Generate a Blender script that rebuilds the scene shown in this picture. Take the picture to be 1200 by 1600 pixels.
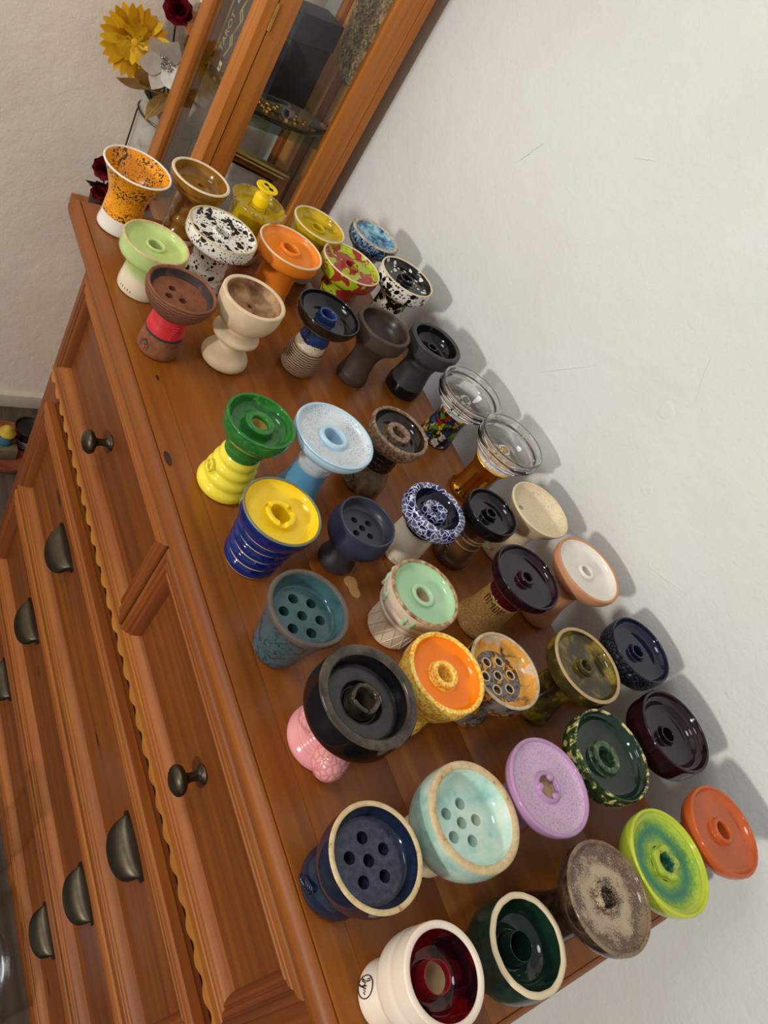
import bpy, bmesh, math, random
from mathutils import Vector, Matrix, Euler

# ------------------------------------------------------------------ camera, light, exposure
for o in list(bpy.data.objects):
    bpy.data.objects.remove(o, do_unlink=True)
SC = bpy.context.scene
COL = SC.collection
T = 0.96                       # height of the dresser top above the floor

cam_d = bpy.data.cameras.new('camera')
cam = bpy.data.objects.new('camera', cam_d)
COL.objects.link(cam)
cam_d.sensor_fit = 'VERTICAL'
cam_d.sensor_height = 36.0
cam_d.lens = 1166.68 / 1600 * 36.0
cam_d.clip_start = 0.02
RIGHT = Vector((0.377954, 0.768554, 0.516213))
DOWN = Vector((0.810877, -0.005715, -0.585188))
FWD = Vector((-0.446798, 0.639760, -0.625363))
RIGHT = RIGHT.normalized(); FWD = (FWD - FWD.dot(RIGHT) * RIGHT).normalized(); DOWN = FWD.cross(RIGHT)
M = Matrix((RIGHT, -DOWN, -FWD)).transposed().to_4x4()
M.translation = Vector((0, 0, 0.55 + T))
cam.matrix_world = M
SC.camera = cam

w = bpy.data.worlds.new('room_ambient'); SC.world = w
w.use_nodes = True
w.node_tree.nodes['Background'].inputs[0].default_value = (1.0, 0.968, 0.915, 1)
w.node_tree.nodes['Background'].inputs[1].default_value = 0.40


def lamp(name, loc, target, size, power, col):
    d = bpy.data.lights.new(name, 'AREA')
    d.shape = 'DISK'; d.size = size; d.energy = power; d.color = col
    o = bpy.data.objects.new(name, d); COL.objects.link(o)
    o.location = loc
    o.rotation_euler = (Vector(target) - Vector(loc)).to_track_quat('-Z', 'Y').to_euler()
    return o


lamp('room_lamp', (0.35, -2.45, T + 0.70), (-0.4, 0.6, T + .05), 0.20, 38, (1.0, 0.95, 0.87))
lamp('added_top_light', (-0.70, -0.75, T + 1.45), (-0.6, 0.4, T + .1), 0.6, 9, (0.96, 0.98, 1.0))  # added soft light overhead to brighten the upper wall and dresser top

vs = SC.view_settings
vs.view_transform = 'Standard'; vs.look = 'None'; vs.gamma = 1.0; vs.use_curve_mapping = False
vs.exposure = 0.15


# ------------------------------------------------------------------ small helpers
def lin(c):
    c = c / 255.0
    return c / 12.92 if c <= 0.04045 else ((c + 0.055) / 1.055) ** 2.4


def rgb(r, g, b):
    return (lin(r), lin(g), lin(b), 1.0)


def tag(o, label=None, cat=None, group=None, kind=None):
    if label: o['label'] = label
    if cat: o['category'] = cat
    if group: o['group'] = group
    if kind: o['kind'] = kind
    return o


def empty(name, loc, rotz=0.0):
    o = bpy.data.objects.new(name, None)
    o.empty_display_size = 0.02
    COL.objects.link(o); o.location = loc; o.rotation_euler = (0, 0, rotz)
    return o


def mesh_obj(name, me, m, parent=None, loc=None, rot=None):
    o = bpy.data.objects.new(name, me)
    if m is not None and not me.materials:
        me.materials.append(m)
    COL.objects.link(o)
    if parent is not None: o.parent = parent
    if loc is not None: o.location = loc
    if rot is not None: o.rotation_euler = rot
    return o


def finish(bm, name, smooth=35):
    bmesh.ops.recalc_face_normals(bm, faces=bm.faces)
    me = bpy.data.meshes.new(name)
    bm.to_mesh(me); bm.free()
    if smooth:
        me.shade_smooth(); me.set_sharp_from_angle(angle=math.radians(smooth))
    return me


def chaikin(p, n=2):
    for _ in range(n):
        q = [p[0]]
        for a, b in zip(p[:-1], p[1:]):
            q.append((a[0] * .75 + b[0] * .25, a[1] * .75 + b[1] * .25))
            q.append((a[0] * .25 + b[0] * .75, a[1] * .25 + b[1] * .75))
        q.append(p[-1]); p = q
    return p


def lathe_bm(profile, seg=56, rnd=2, mod=None, bm=None):
    """profile in millimetres (r, z); mod(theta, r, z)->(r, z)"""
    p = chaikin(profile, rnd) if rnd else profile
    bm = bm or bmesh.new()
    rings = []
    for r, z in p:
        if r < 1e-6:
            rings.append([bm.verts.new((0, 0, z / 1000))])
        else:
            ring = []
            for i in range(seg):
                t = 2 * math.pi * i / seg
                rr, zz = mod(t, r, z) if mod else (r, z)
                ring.append(bm.verts.new((rr * math.cos(t) / 1000, rr * math.sin(t) / 1000, zz / 1000)))
            rings.append(ring)
    for a, b in zip(rings[:-1], rings[1:]):
        for i in range(seg):
            j = (i + 1) % seg
            if len(a) == 1 and len(b) == 1: continue
            if len(a) == 1: bm.faces.new((a[0], b[j], b[i]))
            elif len(b) == 1: bm.faces.new((a[i], a[j], b[0]))
            else: bm.faces.new((a[i], a[j], b[j], b[i]))
    return bm


def lathe(name, profile, m, parent, seg=56, rnd=2, mod=None, smooth=50):
    return mesh_obj(name, finish(lathe_bm(profile, seg, rnd, mod), name, smooth), m, parent)


def box_bm(x0, x1, y0, y1, z0, z1, bev=0.0, bm=None):
    bm = bm or bmesh.new()
    vs_ = [bm.verts.new((x, y, z)) for z in (z0, z1) for y in (y0, y1) for x in (x0, x1)]
    fs = [(0, 2, 3, 1), (4, 5, 7, 6), (0, 1, 5, 4), (2, 6, 7, 3), (0, 4, 6, 2), (1, 3, 7, 5)]
    faces = [bm.faces.new([vs_[i] for i in f]) for f in fs]
    if bev > 0:
        es = set(e for f in faces for e in f.edges)
        bmesh.ops.bevel(bm, geom=list(es), offset=bev, segments=2, affect='EDGES', profile=0.6)
    return bm


def box(name, dims, m, parent=None, bev=0.0, smooth=35):
    return mesh_obj(name, finish(box_bm(*dims, bev=bev), name, smooth), m, parent)


def tube_bm(pts, rad, seg=8, bm=None, close=False):
    bm = bm or bmesh.new()
    pts = [Vector(p) for p in pts]
    n = len(pts); rings = []
    for i, p in enumerate(pts):
        a = pts[(i - 1) % n] if (i > 0 or close) else p
        b = pts[(i + 1) % n] if (i < n - 1 or close) else p
        t = (b - a).normalized()
        up = Vector((0, 0, 1)) if abs(t.z) < 0.9 else Vector((1, 0, 0))
        u = t.cross(up).normalized(); v = t.cross(u)
        r = rad[i] if isinstance(rad, (list, tuple)) else rad
        rings.append([bm.verts.new(p + r * (math.cos(2 * math.pi * k / seg) * u + math.sin(2 * math.pi * k / seg) * v)) for k in range(seg)])
    m_ = n if close else n - 1
    for i in range(m_):
        a, b = rings[i], rings[(i + 1) % n]
        for k in range(seg):
            bm.faces.new((a[k], a[(k + 1) % seg], b[(k + 1) % seg], b[k]))
    if not close:
        bm.faces.new(rings[0]); bm.faces.new(list(reversed(rings[-1])))
    return bm


def tube(name, pts, rad, m, parent=None, seg=8, close=False):
    return mesh_obj(name, finish(tube_bm(pts, rad, seg, None, close), name, 60), m, parent)


# ------------------------------------------------------------------ procedural materials
class NM:
    def __init__(s, name):
        s.m = bpy.data.materials.new(name); s.m.use_nodes = True
        s.t = s.m.node_tree; s.n = s.t.nodes; s.l = s.t.links
        s.b = s.n['Principled BSDF']
        s.tc = s.n.new('ShaderNodeTexCoord')

    def inp(s, sock, v):
        if hasattr(v, 'is_linked') or isinstance(v, bpy.types.NodeSocket): s.l.new(v, sock)
        else: sock.default_value = v

    def node(s, typ, ins=None, **kw):
        n = s.n.new(typ)
        for k, v in kw.items(): setattr(n, k, v)
        for k, v in (ins or {}).items(): s.inp(n.inputs[k], v)
        return n

    def coord(s, scale=(1, 1, 1), loc=(0, 0, 0)):
        mp = s.node('ShaderNodeMapping', {'Vector': s.tc.outputs['Object']})
        mp.inputs['Scale'].default_value = scale; mp.inputs['Location'].default_value = loc
        return mp.outputs[0]

    def noise(s, scale, detail=3, vec=None, rough=.55, dist=0.0):
        n = s.node('ShaderNodeTexNoise', {'Vector': vec or s.tc.outputs['Object'], 'Scale': scale, 'Detail': detail, 'Roughness': rough, 'Distortion': dist})
        return n.outputs['Fac']

    def voro(s, scale, feature='F1', vec=None, rnd=1.0):
        n = s.n.new('ShaderNodeTexVoronoi'); n.feature = feature
        s.inp(n.inputs['Vector'], vec or s.tc.outputs['Object']); n.inputs['Scale'].default_value = scale
        n.inputs['Randomness'].default_value = rnd
        return n.outputs['Distance']

    def ramp(s, fac, stops, mode='LINEAR'):
        n = s.n.new('ShaderNodeValToRGB'); n.color_ramp.interpolation = mode
        e = n.color_ramp.elements
        while len(e) < len(stops): e.new(0.5)
        for i, (p, c) in enumerate(stops):
            e[i].position = p; e[i].color = c if isinstance(c, tuple) and len(c) == 4 else (c, c, c, 1)
        s.l.new(fac, n.inputs[0]); return n.outputs['Color']

    def math(s, op, a, b=0.0):
        n = s.n.new('ShaderNodeMath'); n.operation = op
        s.inp(n.inputs[0], a); s.inp(n.inputs[1], b); return n.outputs[0]

    def mix(s, f, a, b, blend='MIX'):
        n = s.n.new('ShaderNodeMix'); n.data_type = 'RGBA'; n.blend_type = blend
        s.inp(n.inputs[0], f); s.inp(n.inputs[6], a); s.inp(n.inputs[7], b); return n.outputs[2]

    def warp(s, scale, amt):
        n = s.node('ShaderNodeTexNoise', {'Vector': s.tc.outputs['Object'], 'Scale': scale, 'Detail': 2})
        sub = s.node('ShaderNodeVectorMath', operation='SUBTRACT'); s.l.new(n.outputs['Color'], sub.inputs[0]); sub.inputs[1].default_value = (.5, .5, .5)
        sc = s.node('ShaderNodeVectorMath', operation='SCALE'); s.l.new(sub.outputs[0], sc.inputs[0]); sc.inputs['Scale'].default_value = amt
        ad = s.node('ShaderNodeVectorMath', operation='ADD'); s.l.new(s.tc.outputs['Object'], ad.inputs[0]); s.l.new(sc.outputs[0], ad.inputs[1])
        return ad.outputs[0]

    def bump(s, h, strength=.3, dist=.001):
        n = s.node('ShaderNodeBump', {'Height': h, 'Strength': strength, 'Distance': dist}); s.l.new(n.outputs[0], s.b.inputs['Normal'])

    def out(s, col, rough=.3, coat=0.0, metal=0.0, spec=.5):
        s.inp(s.b.inputs['Base Color'], col); s.inp(s.b.inputs['Roughness'], rough)
        s.b.inputs['Coat Weight'].default_value = coat * .12; s.b.inputs['Coat Roughness'].default_value = .06
        s.b.inputs['Metallic'].default_value = metal; s.b.inputs['Specular IOR Level'].default_value = spec * .8
        return s.m


def dk(c, k=.75):
    return (c[0] * k, c[1] * k, c[2] * k, 1)


def plain(name, c, c2=None, scale=60, rough=.18, coat=.6, bump=0.0, var=.88):
    a = NM(name); f = a.noise(scale, 4)
    col = a.ramp(f, [(.3, c), (.7, c2 or dk(c, var))])
    if bump: a.bump(a.noise(scale * 4, 3), bump)
    return a.out(col, rough, coat)


def mottle(name, stops, scale=90, detail=6, rough=.16, coat=.6, dist=0.0, bump=0.0, mode='LINEAR', nrough=.6):
    a = NM(name); f = a.noise(scale, detail, rough=nrough, dist=dist)
    if bump: a.bump(f, bump)
    return a.out(a.ramp(f, stops, mode), rough, coat)


def speck(name, c, spots, big=(110, .28), small=(330, .22), cover=.5, rough=.18, coat=.6, clump=40):
    """dots of two sizes, clustered by a low noise"""
    a = NM(name); wv = a.warp(big[0] * 2.2, .28 / big[0])
    f1 = a.voro(big[0], vec=wv); f2 = a.voro(small[0], vec=wv)
    cl = a.noise(clump, 2)
    t1 = a.math('MULTIPLY', a.ramp(cl, [(cover - .12, 0.0), (cover + .12, 1.0)]), big[1])
    t2 = a.math('MULTIPLY', a.ramp(cl, [(cover - .25, 0.3), (cover + .1, 1.0)]), small[1])
    m1 = a.math('LESS_THAN', f1, t1); m2 = a.math('LESS_THAN', f2, t2)
    mk = a.math('MAXIMUM', m1, m2)
    base = a.ramp(a.noise(30, 2), [(.3, c), (.7, dk(c, .9))])
    return a.out(a.mix(mk, base, spots), rough, coat)


def crackle(name, line, cell, scale=150, width=.09, rough=.15, coat=.6):
    a = NM(name); wv = a.warp(120, .006)
    e = a.voro(scale, 'DISTANCE_TO_EDGE', vec=wv)
    col = a.ramp(e, [(width * .6, line), (width * 2.2, cell)])
    n = a.noise(60, 2)
    return a.out(a.mix(a.ramp(n, [(.5, 0.0), (.8, .35)]), col, line), rough, coat)


def zsplit(name, lo, hi, z, soft=3, wob=6, scale=70, rough=.2, coat=.4):
    """lo below z mm, hi above, an uneven glaze line between"""
    a = NM(name)
    sep = a.node('ShaderNodeSeparateXYZ', {'Vector': a.tc.outputs['Object']})
    zz = a.math('ADD', a.math('MULTIPLY', sep.outputs[2], 1000.0), a.math('MULTIPLY', a.math('SUBTRACT', a.noise(scale, 3), .5), wob))
    f = a.math('DIVIDE', a.math('SUBTRACT', zz, z - soft), soft * 2.0)
    n = a.noise(60, 3)
    lo2 = a.ramp(n, [(.3, lo), (.7, dk(lo, .9))]); hi2 = a.ramp(n, [(.3, hi), (.7, dk(hi, .86))])
    cl = a.node('ShaderNodeClamp', {'Value': f}).outputs[0]
    return a.out(a.mix(cl, lo2, hi2), rough, coat)


def rings(name, c1, c2, period=2.2, dist=2.0, rough=.55, coat=0.0, bump=.6):
    a = NM(name)
    n = a.node('ShaderNodeTexWave', {'Vector': a.coord((1, 1, 1)), 'Scale': 314.0 / period, 'Distortion': dist, 'Detail': 2.0, 'Detail Scale': 2.0}, bands_direction='Z')
    f = n.outputs['Fac']
    if bump: a.bump(f, bump, .0006)
    return a.out(a.ramp(f, [(.25, c1), (.75, c2)]), rough, coat)


def marble(name, stops, scale=45, dist=2.5, rough=.15, coat=.6, mode='LINEAR', detail=3):
    a = NM(name)
    v = a.warp(50, .05)
    f = a.noise(scale, detail, vec=v, dist=dist)
    return a.out(a.ramp(f, stops, mode), rough, coat)


def radial(name, stops, rmax=46, wob=.10, scale=300, nscale=60, rough=.14, coat=.6):
    """glaze that pools in rings round the centre"""
    a = NM(name)
    sep = a.node('ShaderNodeSeparateXYZ', {'Vector': a.tc.outputs['Object']})
    r2 = a.math('ADD', a.math('MULTIPLY', sep.outputs[0], sep.outputs[0]), a.math('MULTIPLY', sep.outputs[1], sep.outputs[1]))
    r = a.math('MULTIPLY', a.math('SQRT', r2), 1000.0 / rmax)
    n1 = a.math('MULTIPLY', a.math('SUBTRACT', a.noise(scale, 5, rough=.65), .5), wob * 2)
    n2 = a.math('MULTIPLY', a.math('SUBTRACT', a.noise(nscale, 3), .5), wob * 1.6)
    return a.out(a.ramp(a.math('ADD', r, a.math('ADD', n1, n2)), stops), rough, coat)


def metal(name, c, rough=.3):
    a = NM(name); f = a.noise(80, 3)
    return a.out(a.ramp(f, [(.3, c), (.7, dk(c, .7))]), rough, 0, 1.0)


def glass(name, tint=(1, 1, 1, 1), rough=.0, ior=1.45):
    a = NM(name)
    a.b.inputs['Base Color'].default_value = tint
    a.b.inputs['Transmission Weight'].default_value = 1.0
    a.b.inputs['Roughness'].default_value = rough; a.b.inputs['IOR'].default_value = ior
    return a.m


def wood(name, light, mid, dark, axis='X', rough=.32, coat=.25, knots=True, fine=1.0):
    a = NM(name)
    s = {'X': (2.2, 55 * fine, 55 * fine), 'Z': (55 * fine, 55 * fine, 2.2), 'Y': (55 * fine, 2.2, 55 * fine)}[axis]
    oi = a.node('ShaderNodeObjectInfo')
    off = a.node('ShaderNodeVectorMath', operation='ADD')
    sc = a.node('ShaderNodeVectorMath', operation='SCALE'); sc.inputs[0].default_value = (3.1, 2.3, 1.7); a.l.new(oi.outputs['Random'], sc.inputs['Scale'])
    a.l.new(a.tc.outputs['Object'], off.inputs[0]); a.l.new(sc.outputs[0], off.inputs[1])
    mp = a.node('ShaderNodeMapping', {'Vector': off.outputs[0]}); mp.inputs['Scale'].default_value = s
    f = a.noise(1.0, 5, vec=mp.outputs[0], rough=.5, dist=.6)
    mp2 = a.node('ShaderNodeMapping', {'Vector': off.outputs[0]}); mp2.inputs['Scale'].default_value = tuple(v * 5 for v in s)
    g = a.noise(1.0, 2, vec=mp2.outputs[0])
    blot = a.noise(7, 3, vec=off.outputs[0])
    col = a.ramp(f, [(.28, light), (.5, mid), (.74, dark)])
    col = a.mix(a.ramp(g, [(.35, 0.0), (.75, .35)]), col, dark)
    col = a.mix(a.ramp(blot, [(.35, 0.0), (.75, .4)]), col, dk(mid, .8))
    if knots:
        ks = {'X': (3.2, 7.5, 7.5), 'Z': (7.5, 7.5, 3.2), 'Y': (7.5, 3.2, 7.5)}[axis]
        mp3 = a.node('ShaderNodeMapping', {'Vector': off.outputs[0]}); mp3.inputs['Scale'].default_value = ks
        k = a.voro(1.0, vec=mp3.outputs[0])
        col = a.mix(a.ramp(k, [(.03, .85), (.075, 0.0)]), col, dk(dark, .25))
    val = a.math('ADD', a.math('MULTIPLY', oi.outputs['Random'], .22), .89)
    hs = a.node('ShaderNodeHueSaturation', {'Color': col, 'Value': val})
    a.bump(g, .12, .0004)
    return a.out(hs.outputs[0], rough, coat)


PINE_TOP = wood('pine_top_varnish', rgb(158, 96, 26), rgb(138, 76, 21), rgb(112, 56, 15), 'X', .36, .3)
PINE_X = wood('pine_rail_varnish', rgb(172, 106, 34), rgb(148, 82, 24), rgb(112, 55, 15), 'X', .5, 0)
PINE_PANEL = wood('pine_panel_varnish', rgb(138, 78, 24), rgb(118, 61, 17), rgb(90, 43, 11), 'X', .42, 0)
PINE_Z = wood('pine_upright_varnish', rgb(146, 80, 27), rgb(124, 62, 20), rgb(94, 44, 13), 'Z', .5, 0)
PINE_Y = wood('pine_end_varnish', rgb(162, 96, 35), rgb(140, 76, 27), rgb(112, 56, 19), 'Y', .5, 0)
PINE_PALE = wood('pine_scallop_varnish', rgb(200, 140, 62), rgb(182, 118, 48), rgb(148, 88, 32), 'X', .5, 0, False)
CAB_Z = wood('cabinet_pine_upright', rgb(196, 126, 50), rgb(178, 106, 38), rgb(150, 82, 27), 'Z', .42, 0, False)
CAB_X = wood('cabinet_pine_rail', rgb(188, 118, 46), rgb(168, 98, 35), rgb(140, 76, 25), 'X', .42, 0, False)
CAB_BACK = wood('cabinet_back_board', rgb(214, 160, 92), rgb(198, 140, 74), rgb(172, 114, 56), 'Z', .5, 0, False)
CAB_BATTEN = wood('cabinet_back_batten', rgb(160, 96, 48), rgb(140, 78, 36), rgb(114, 60, 26), 'Z', .5, 0, False)
BRONZE = metal('aged_bronze', rgb(92, 84, 70), .42)
def thin_glass(name, tint, ior=1.45, rough=.02):
    a = NM(name); n = a.n
    tr = n.new('ShaderNodeBsdfTransparent'); tr.inputs[0].default_value = tint
    gl = n.new('ShaderNodeBsdfGlossy'); gl.inputs['Roughness'].default_value = rough
    fr = n.new('ShaderNodeFresnel')
    ge = n.new('ShaderNodeNewGeometry'); mr = n.new('ShaderNodeMapRange')          # same reflectance on both faces of the thin sheet
    mr.inputs['To Min'].default_value = ior; mr.inputs['To Max'].default_value = 1.0 / ior
    a.l.new(ge.outputs['Backfacing'], mr.inputs['Value']); a.l.new(mr.outputs[0], fr.inputs['IOR'])
    mx = n.new('ShaderNodeMixShader'); a.l.new(fr.outputs[0], mx.inputs[0]); a.l.new(tr.outputs[0], mx.inputs[1]); a.l.new(gl.outputs[0], mx.inputs[2])
    a.l.new(mx.outputs[0], n['Material Output'].inputs[0]); return a.m


BRASS = metal('brass', rgb(226, 190, 110), .25)
GOLD = metal('gold_chrome', rgb(240, 190, 90), .08)
GLASS = glass('clear_glass')
DARKHOLE = plain('hole_shade_and_stamp', rgb(30, 24, 20), rough=.9, coat=0)  # dark stands in for the shade in deep holes; also colours stamped marks


def plaster(name, c, c2):
    a = NM(name)
    n1 = a.noise(5, 4); n2 = a.noise(230, 3); n3 = a.noise(34, 5)
    col = a.ramp(n1, [(.35, c), (.7, c2)])
    h = a.math('ADD', a.math('MULTIPLY', n2, .25), a.math('MULTIPLY', n3, .9))
    a.bump(h, .5, .004)
    return a.out(col, .75, 0, 0, .3)


WALLM = plaster('painted_plaster', rgb(226, 227, 226), rgb(220, 220, 217))
WALLL = plaster('painted_plaster_side', rgb(244, 233, 216), rgb(236, 224, 206))
SKIRT = plain('skirting_paint', rgb(222, 214, 196), rough=.5, coat=0)


def floor_mat():
    a = NM('dark_vinyl_floor')
    mp = a.node('ShaderNodeMapping', {'Vector': a.tc.outputs['Object']}); mp.inputs['Scale'].default_value = (3, 60, 1)
    f = a.noise(1, 5, vec=mp.outputs[0])
    return a.out(a.ramp(f, [(.3, rgb(96, 82, 70)), (.7, rgb(62, 52, 44))]), .5, 0)


FLOORM = floor_mat()

# ------------------------------------------------------------------ the room
WY = 0.81
XL = -1.425


def setting(name, dims, m, label, bev=0.0):
    o = box(name, dims, m, None, bev)
    return tag(o, label, None, None, 'structure')


setting('wall_back', (XL - .1, 1.9, WY, WY + .1, 0, 2.5), WALLM, 'white hand-plastered wall behind the dresser')
setting('wall_left', (XL - .1, XL, -1.9, WY, 0, 2.5), WALLL, 'beige-white plaster wall beyond the far end of the dresser')
FL = setting('floor', (XL - .1, 1.9, -1.9, WY + .1, -.05, 0), FLOORM, 'dark wood-effect floor')
setting('baseboard_left', (XL, XL + .012, -1.9, WY, 0, .042), SKIRT, 'low cream skirting board along the side wall', .002)
setting('baseboard_back', (XL + .012, 1.9, WY - .012, WY, 0, .042), SKIRT, 'low cream skirting board along the back wall', .002)

# small blisters and scratches in the plaster, children of the wall
wb = bpy.data.objects['wall_back']
rs = random.Random(5)
for (x, z, L, ang) in [(-.50, .17, .10, .9), (-.78, .30, .05, 1.1), (-.36, .30, .05, -1.0), (-.62, .40, .03, .5), (-.2, .13, .06, .4), (.1, .02, .05, 1.2)]:
    pts = []
    for k in range(7):
        s = (k / 6 - .5) * L
        pts.append((x + s * math.cos(ang) + rs.uniform(-.001, .001), WY - .0002, T + z + s * math.sin(ang)))
    tube('plaster_ridge', pts, [.0001, .0003, .0004, .0004, .0004, .0003, .0001], WALLM, wb, 6)
for (x, z, r) in [(-.36, .245, .011), (-.90, .26, .004), (-.42, .33, .009), (-.3, .17, .008), (-.95, .33, .004), (-.06, .12, .006)]:
    bm = lathe_bm([(r * 1000, 0), (r * 800, r * 50), (r * 450, r * 60), (0, r * 45)], 16, 1, lambda t, rr, zz: (rr * (1 + .10 * math.sin(3 * t + x * 50) + .08 * math.sin(5 * t)), zz))
    bmesh.ops.rotate(bm, verts=bm.verts, cent=(0, 0, 0), matrix=Matrix.Rotation(math.pi / 2, 3, 'X'))
    bmesh.ops.translate(bm, verts=bm.verts, vec=(x, WY, T + z))
    mesh_obj('plaster_blister', finish(bm, 'plaster_blister', 60), WALLM, wb)

# ------------------------------------------------------------------ the dresser
DR = empty('pine_dresser', (-.3885, .52, 0))
tag(DR, 'varnished pine chest of drawers with bronze knobs and cup pulls', 'dresser')
D0 = Vector((-.3885, .52, 0))


def dpart(o):
    """world-built part -> child of the dresser"""
    o.parent = DR; o.matrix_parent_inverse = Matrix.Translation(-D0)
    return o


X0, X1 = -.880, .1034
YF, YB = .2966, .7455
XS0, XS1, YS = -.8735, .0962, .3075
# top boards
ys = [YS, .3365, .431, .529, .628, YB]
for a, b in zip(ys[:-1], ys[1:]):
    dpart(box('plank', (XS0 + .0002, XS1 - .0002, a + .0001, b - .0001, T - .026, T), PINE_TOP, None, .00035))
# edge mouldings (mitred)
eprof = [(0, -.0020), (.12, -.0009), (.45, -.0014), (.78, -.004), (.95, -.008), (1, -.013), (.96, -.018), (.8, -.0225), (.74, -.0245), (.3, -.0275), (-1.5, -.028)]


def edge_piece(name, f0, f1, m):
    bm = bmesh.new(); ra, rb = [], []
    for t, z in eprof:
        ra.append(bm.verts.new((*f0(t), T + z))); rb.append(bm.verts.new((*f1(t), T + z)))
    for i in range(len(eprof) - 1):
        bm.faces.new((ra[i], rb[i], rb[i + 1], ra[i + 1]))
    return dpart(mesh_obj(name, finish(bm, name, 40), m))


ew, fw = .0070, YS - YF
edge_piece('edge_moulding', lambda t: (XS0 - t * ew, YS - t * fw), lambda t: (XS1 + t * ew, YS - t * fw), PINE_X)
edge_piece('edge_moulding', lambda t: (XS0 - t * ew, YB), lambda t: (XS0 - t * ew, YS - t * fw), PINE_Y)
edge_piece('edge_moulding', lambda t: (XS1 + t * ew, YS - t * fw), lambda t: (XS1 + t * ew, YB), PINE_Y)

# carcass
CX0, CX1, CY = -.862, .085, .335
dpart(box('side_panel', (CX0, CX0 + .02, CY, YB - .005, 0.05, T - .0285), PINE_Z, None, .001))
dpart(box('side_panel', (CX1 - .02, CX1, CY, YB - .005, 0.05, T - .0285), PINE_Z, None, .001))
dpart(box('back_panel', (CX0 + .02, CX1 - .02, YB - .017, YB - .007, 0.05, T - .0285), PINE_Z))
dpart(box('front_stile', (CX0 + .0202, CX0 + .06, CY, CY + .02, 0.05, T - .0285), PINE_Z, None, .0008))
dpart(box('front_stile', (CX1 - .06, CX1 - .0202, CY, CY + .02, 0.05, T - .0285), PINE_Z, None, .0008))
for za, zb in [(-.053, -.0285), (-.286, -.217), (-.497, -.484), (-.705, -.69), (-.91, -.895)]:
    dpart(box('front_rail', (CX0 + .0602, CX1 - .0602, CY + .0005, CY + .02, T + za, T + zb), PINE_X))
dpart(box('plinth', (CX0 - .006, CX1 + .006, .322, YB - .005, 0, .052), PINE_X, None, .004))
dpart(box('cornice_fillet', (CX0 - .004, CX1 + .004, .322, .345, T - .045, T - .0285), PINE_X, None, .003))

mprof = [(0, 0), (0, .78), (.05, .95), (.16, 1.0), (.27, .97), (.31, .88), (.36, .88), (.40, .95), (.55, .95), (.60, .80), (.64, .78), (.70, .88), (.80, .84), (.90, .6), (.97, .22), (1, 0)]


def frame_side(name, side, x0, x1, z0, z1, yp, wd, h, m):
    bm = bmesh.new(); ra, rb = [], []
    for d, hh in mprof:
        d *= wd; y = yp - hh * h
        if side == 'T': p, q = (x0 + d, z1 - d), (x1 - d, z1 - d)
        if side == 'B': p, q = (x0 + d, z0 + d), (x1 - d, z0 + d)
        if side == 'L': p, q = (x0 + d, z0 + d), (x0 + d, z1 - d)
        if side == 'R': p, q = (x1 - d, z0 + d), (x1 - d, z1 - d)
        ra.append(bm.verts.new((p[0], y, T + p[1]))); rb.append(bm.verts.new((q[0], y, T + q[1])))
    for i in range(len(mprof) - 1):
        bm.faces.new((ra[i], rb[i], rb[i + 1], ra[i + 1]))
    return mesh_obj(name, finish(bm, name, 32), m)


def make_knob():
    bm = lathe_bm([(0, 0), (10, 0), (10.5, 1.5), (8, 3), (5.5, 5), (4.6, 10), (4.8, 16), (7, 19), (13, 21), (15.5, 25), (14.5, 29), (9, 32.5), (0, 33.5)], 32, 2)
    bmesh.ops.scale(bm, verts=bm.verts, vec=(1.0, .92, 1))
    bmesh.ops.rotate(bm, verts=bm.verts, cent=(0, 0, 0), matrix=Matrix.Rotation(math.pi / 2, 3, 'X'))
    return finish(bm, 'knob', 60)


def make_cup():
    bm = bmesh.new()
    nu, nv = 24, 12
    W, Hh, Dp = .034, .030, .021
    grid = []
    for i in range(nu + 1):
        u = math.pi * i / nu
        row = []
        for j in range(nv + 1):
            v = (math.pi / 2) * j / nv
            x = -math.cos(u) * W
            s = math.sin(u) ** .6
            # j=0 at the back plate (top), j=nv at the lower lip
            y = -Dp * s * math.sin(v) ** .8
            z = .004 - (Hh * s + .001) * (1 - math.cos(v))
            row.append(bm.verts.new((x, y, z)))
        grid.append(row)
    for i in range(nu):
        for j in range(nv):
            try: bm.faces.new((grid[i][j], grid[i + 1][j], grid[i + 1][j + 1], grid[i][j + 1]))
            except ValueError: pass
    bmesh.ops.remove_doubles(bm, verts=bm.verts, dist=.0002)
    ret = bmesh.ops.solidify(bm, geom=list(bm.faces), thickness=.0015)
    me = finish(bm, 'cup', 50)
    # flange: a thin rounded strip along the top with two ears
    b2 = bmesh.new(); pr = []
    out_ = []
    for k in range(33):
        t = math.pi * k / 32
        out_.append((-math.cos(t) * .0405, .0045 + math.sin(t) * .0060))
    inn = [(.0405, -.001), (.036, -.004), (-.036, -.004), (-.0405, -.001)]
    pl = out_ + inn
    f = [b2.verts.new((x, 0, z)) for x, z in pl]; g = [b2.verts.new((x, -.0028, z)) for x, z in pl]
    b2.faces.new(f); b2.faces.new(list(reversed(g)))
    for i in range(len(pl)):
        j = (i + 1) % len(pl); b2.faces.new((f[i], f[j], g[j], g[i]))
    return me, finish(b2, 'flange', 40)


KNOB = make_knob(); CUP, FLANGE = make_cup()


def drawer(x0, x1, z0, z1, yp, wd, h):
    d = dpart(box('drawer', (x0 + .001, x1 - .001, yp, yp + .0065, T + z0 + .001, T + z1 - .001), PINE_PANEL))
    d['label'] = 'drawer with a flat panel framed by mitred moulding'
    for s in 'TBLR':
        o = frame_side('frame_moulding', s, x0, x1, z0, z1, yp, wd, h, PINE_X if s in 'TB' else PINE_Z)
        o.parent = d
    return d


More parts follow.
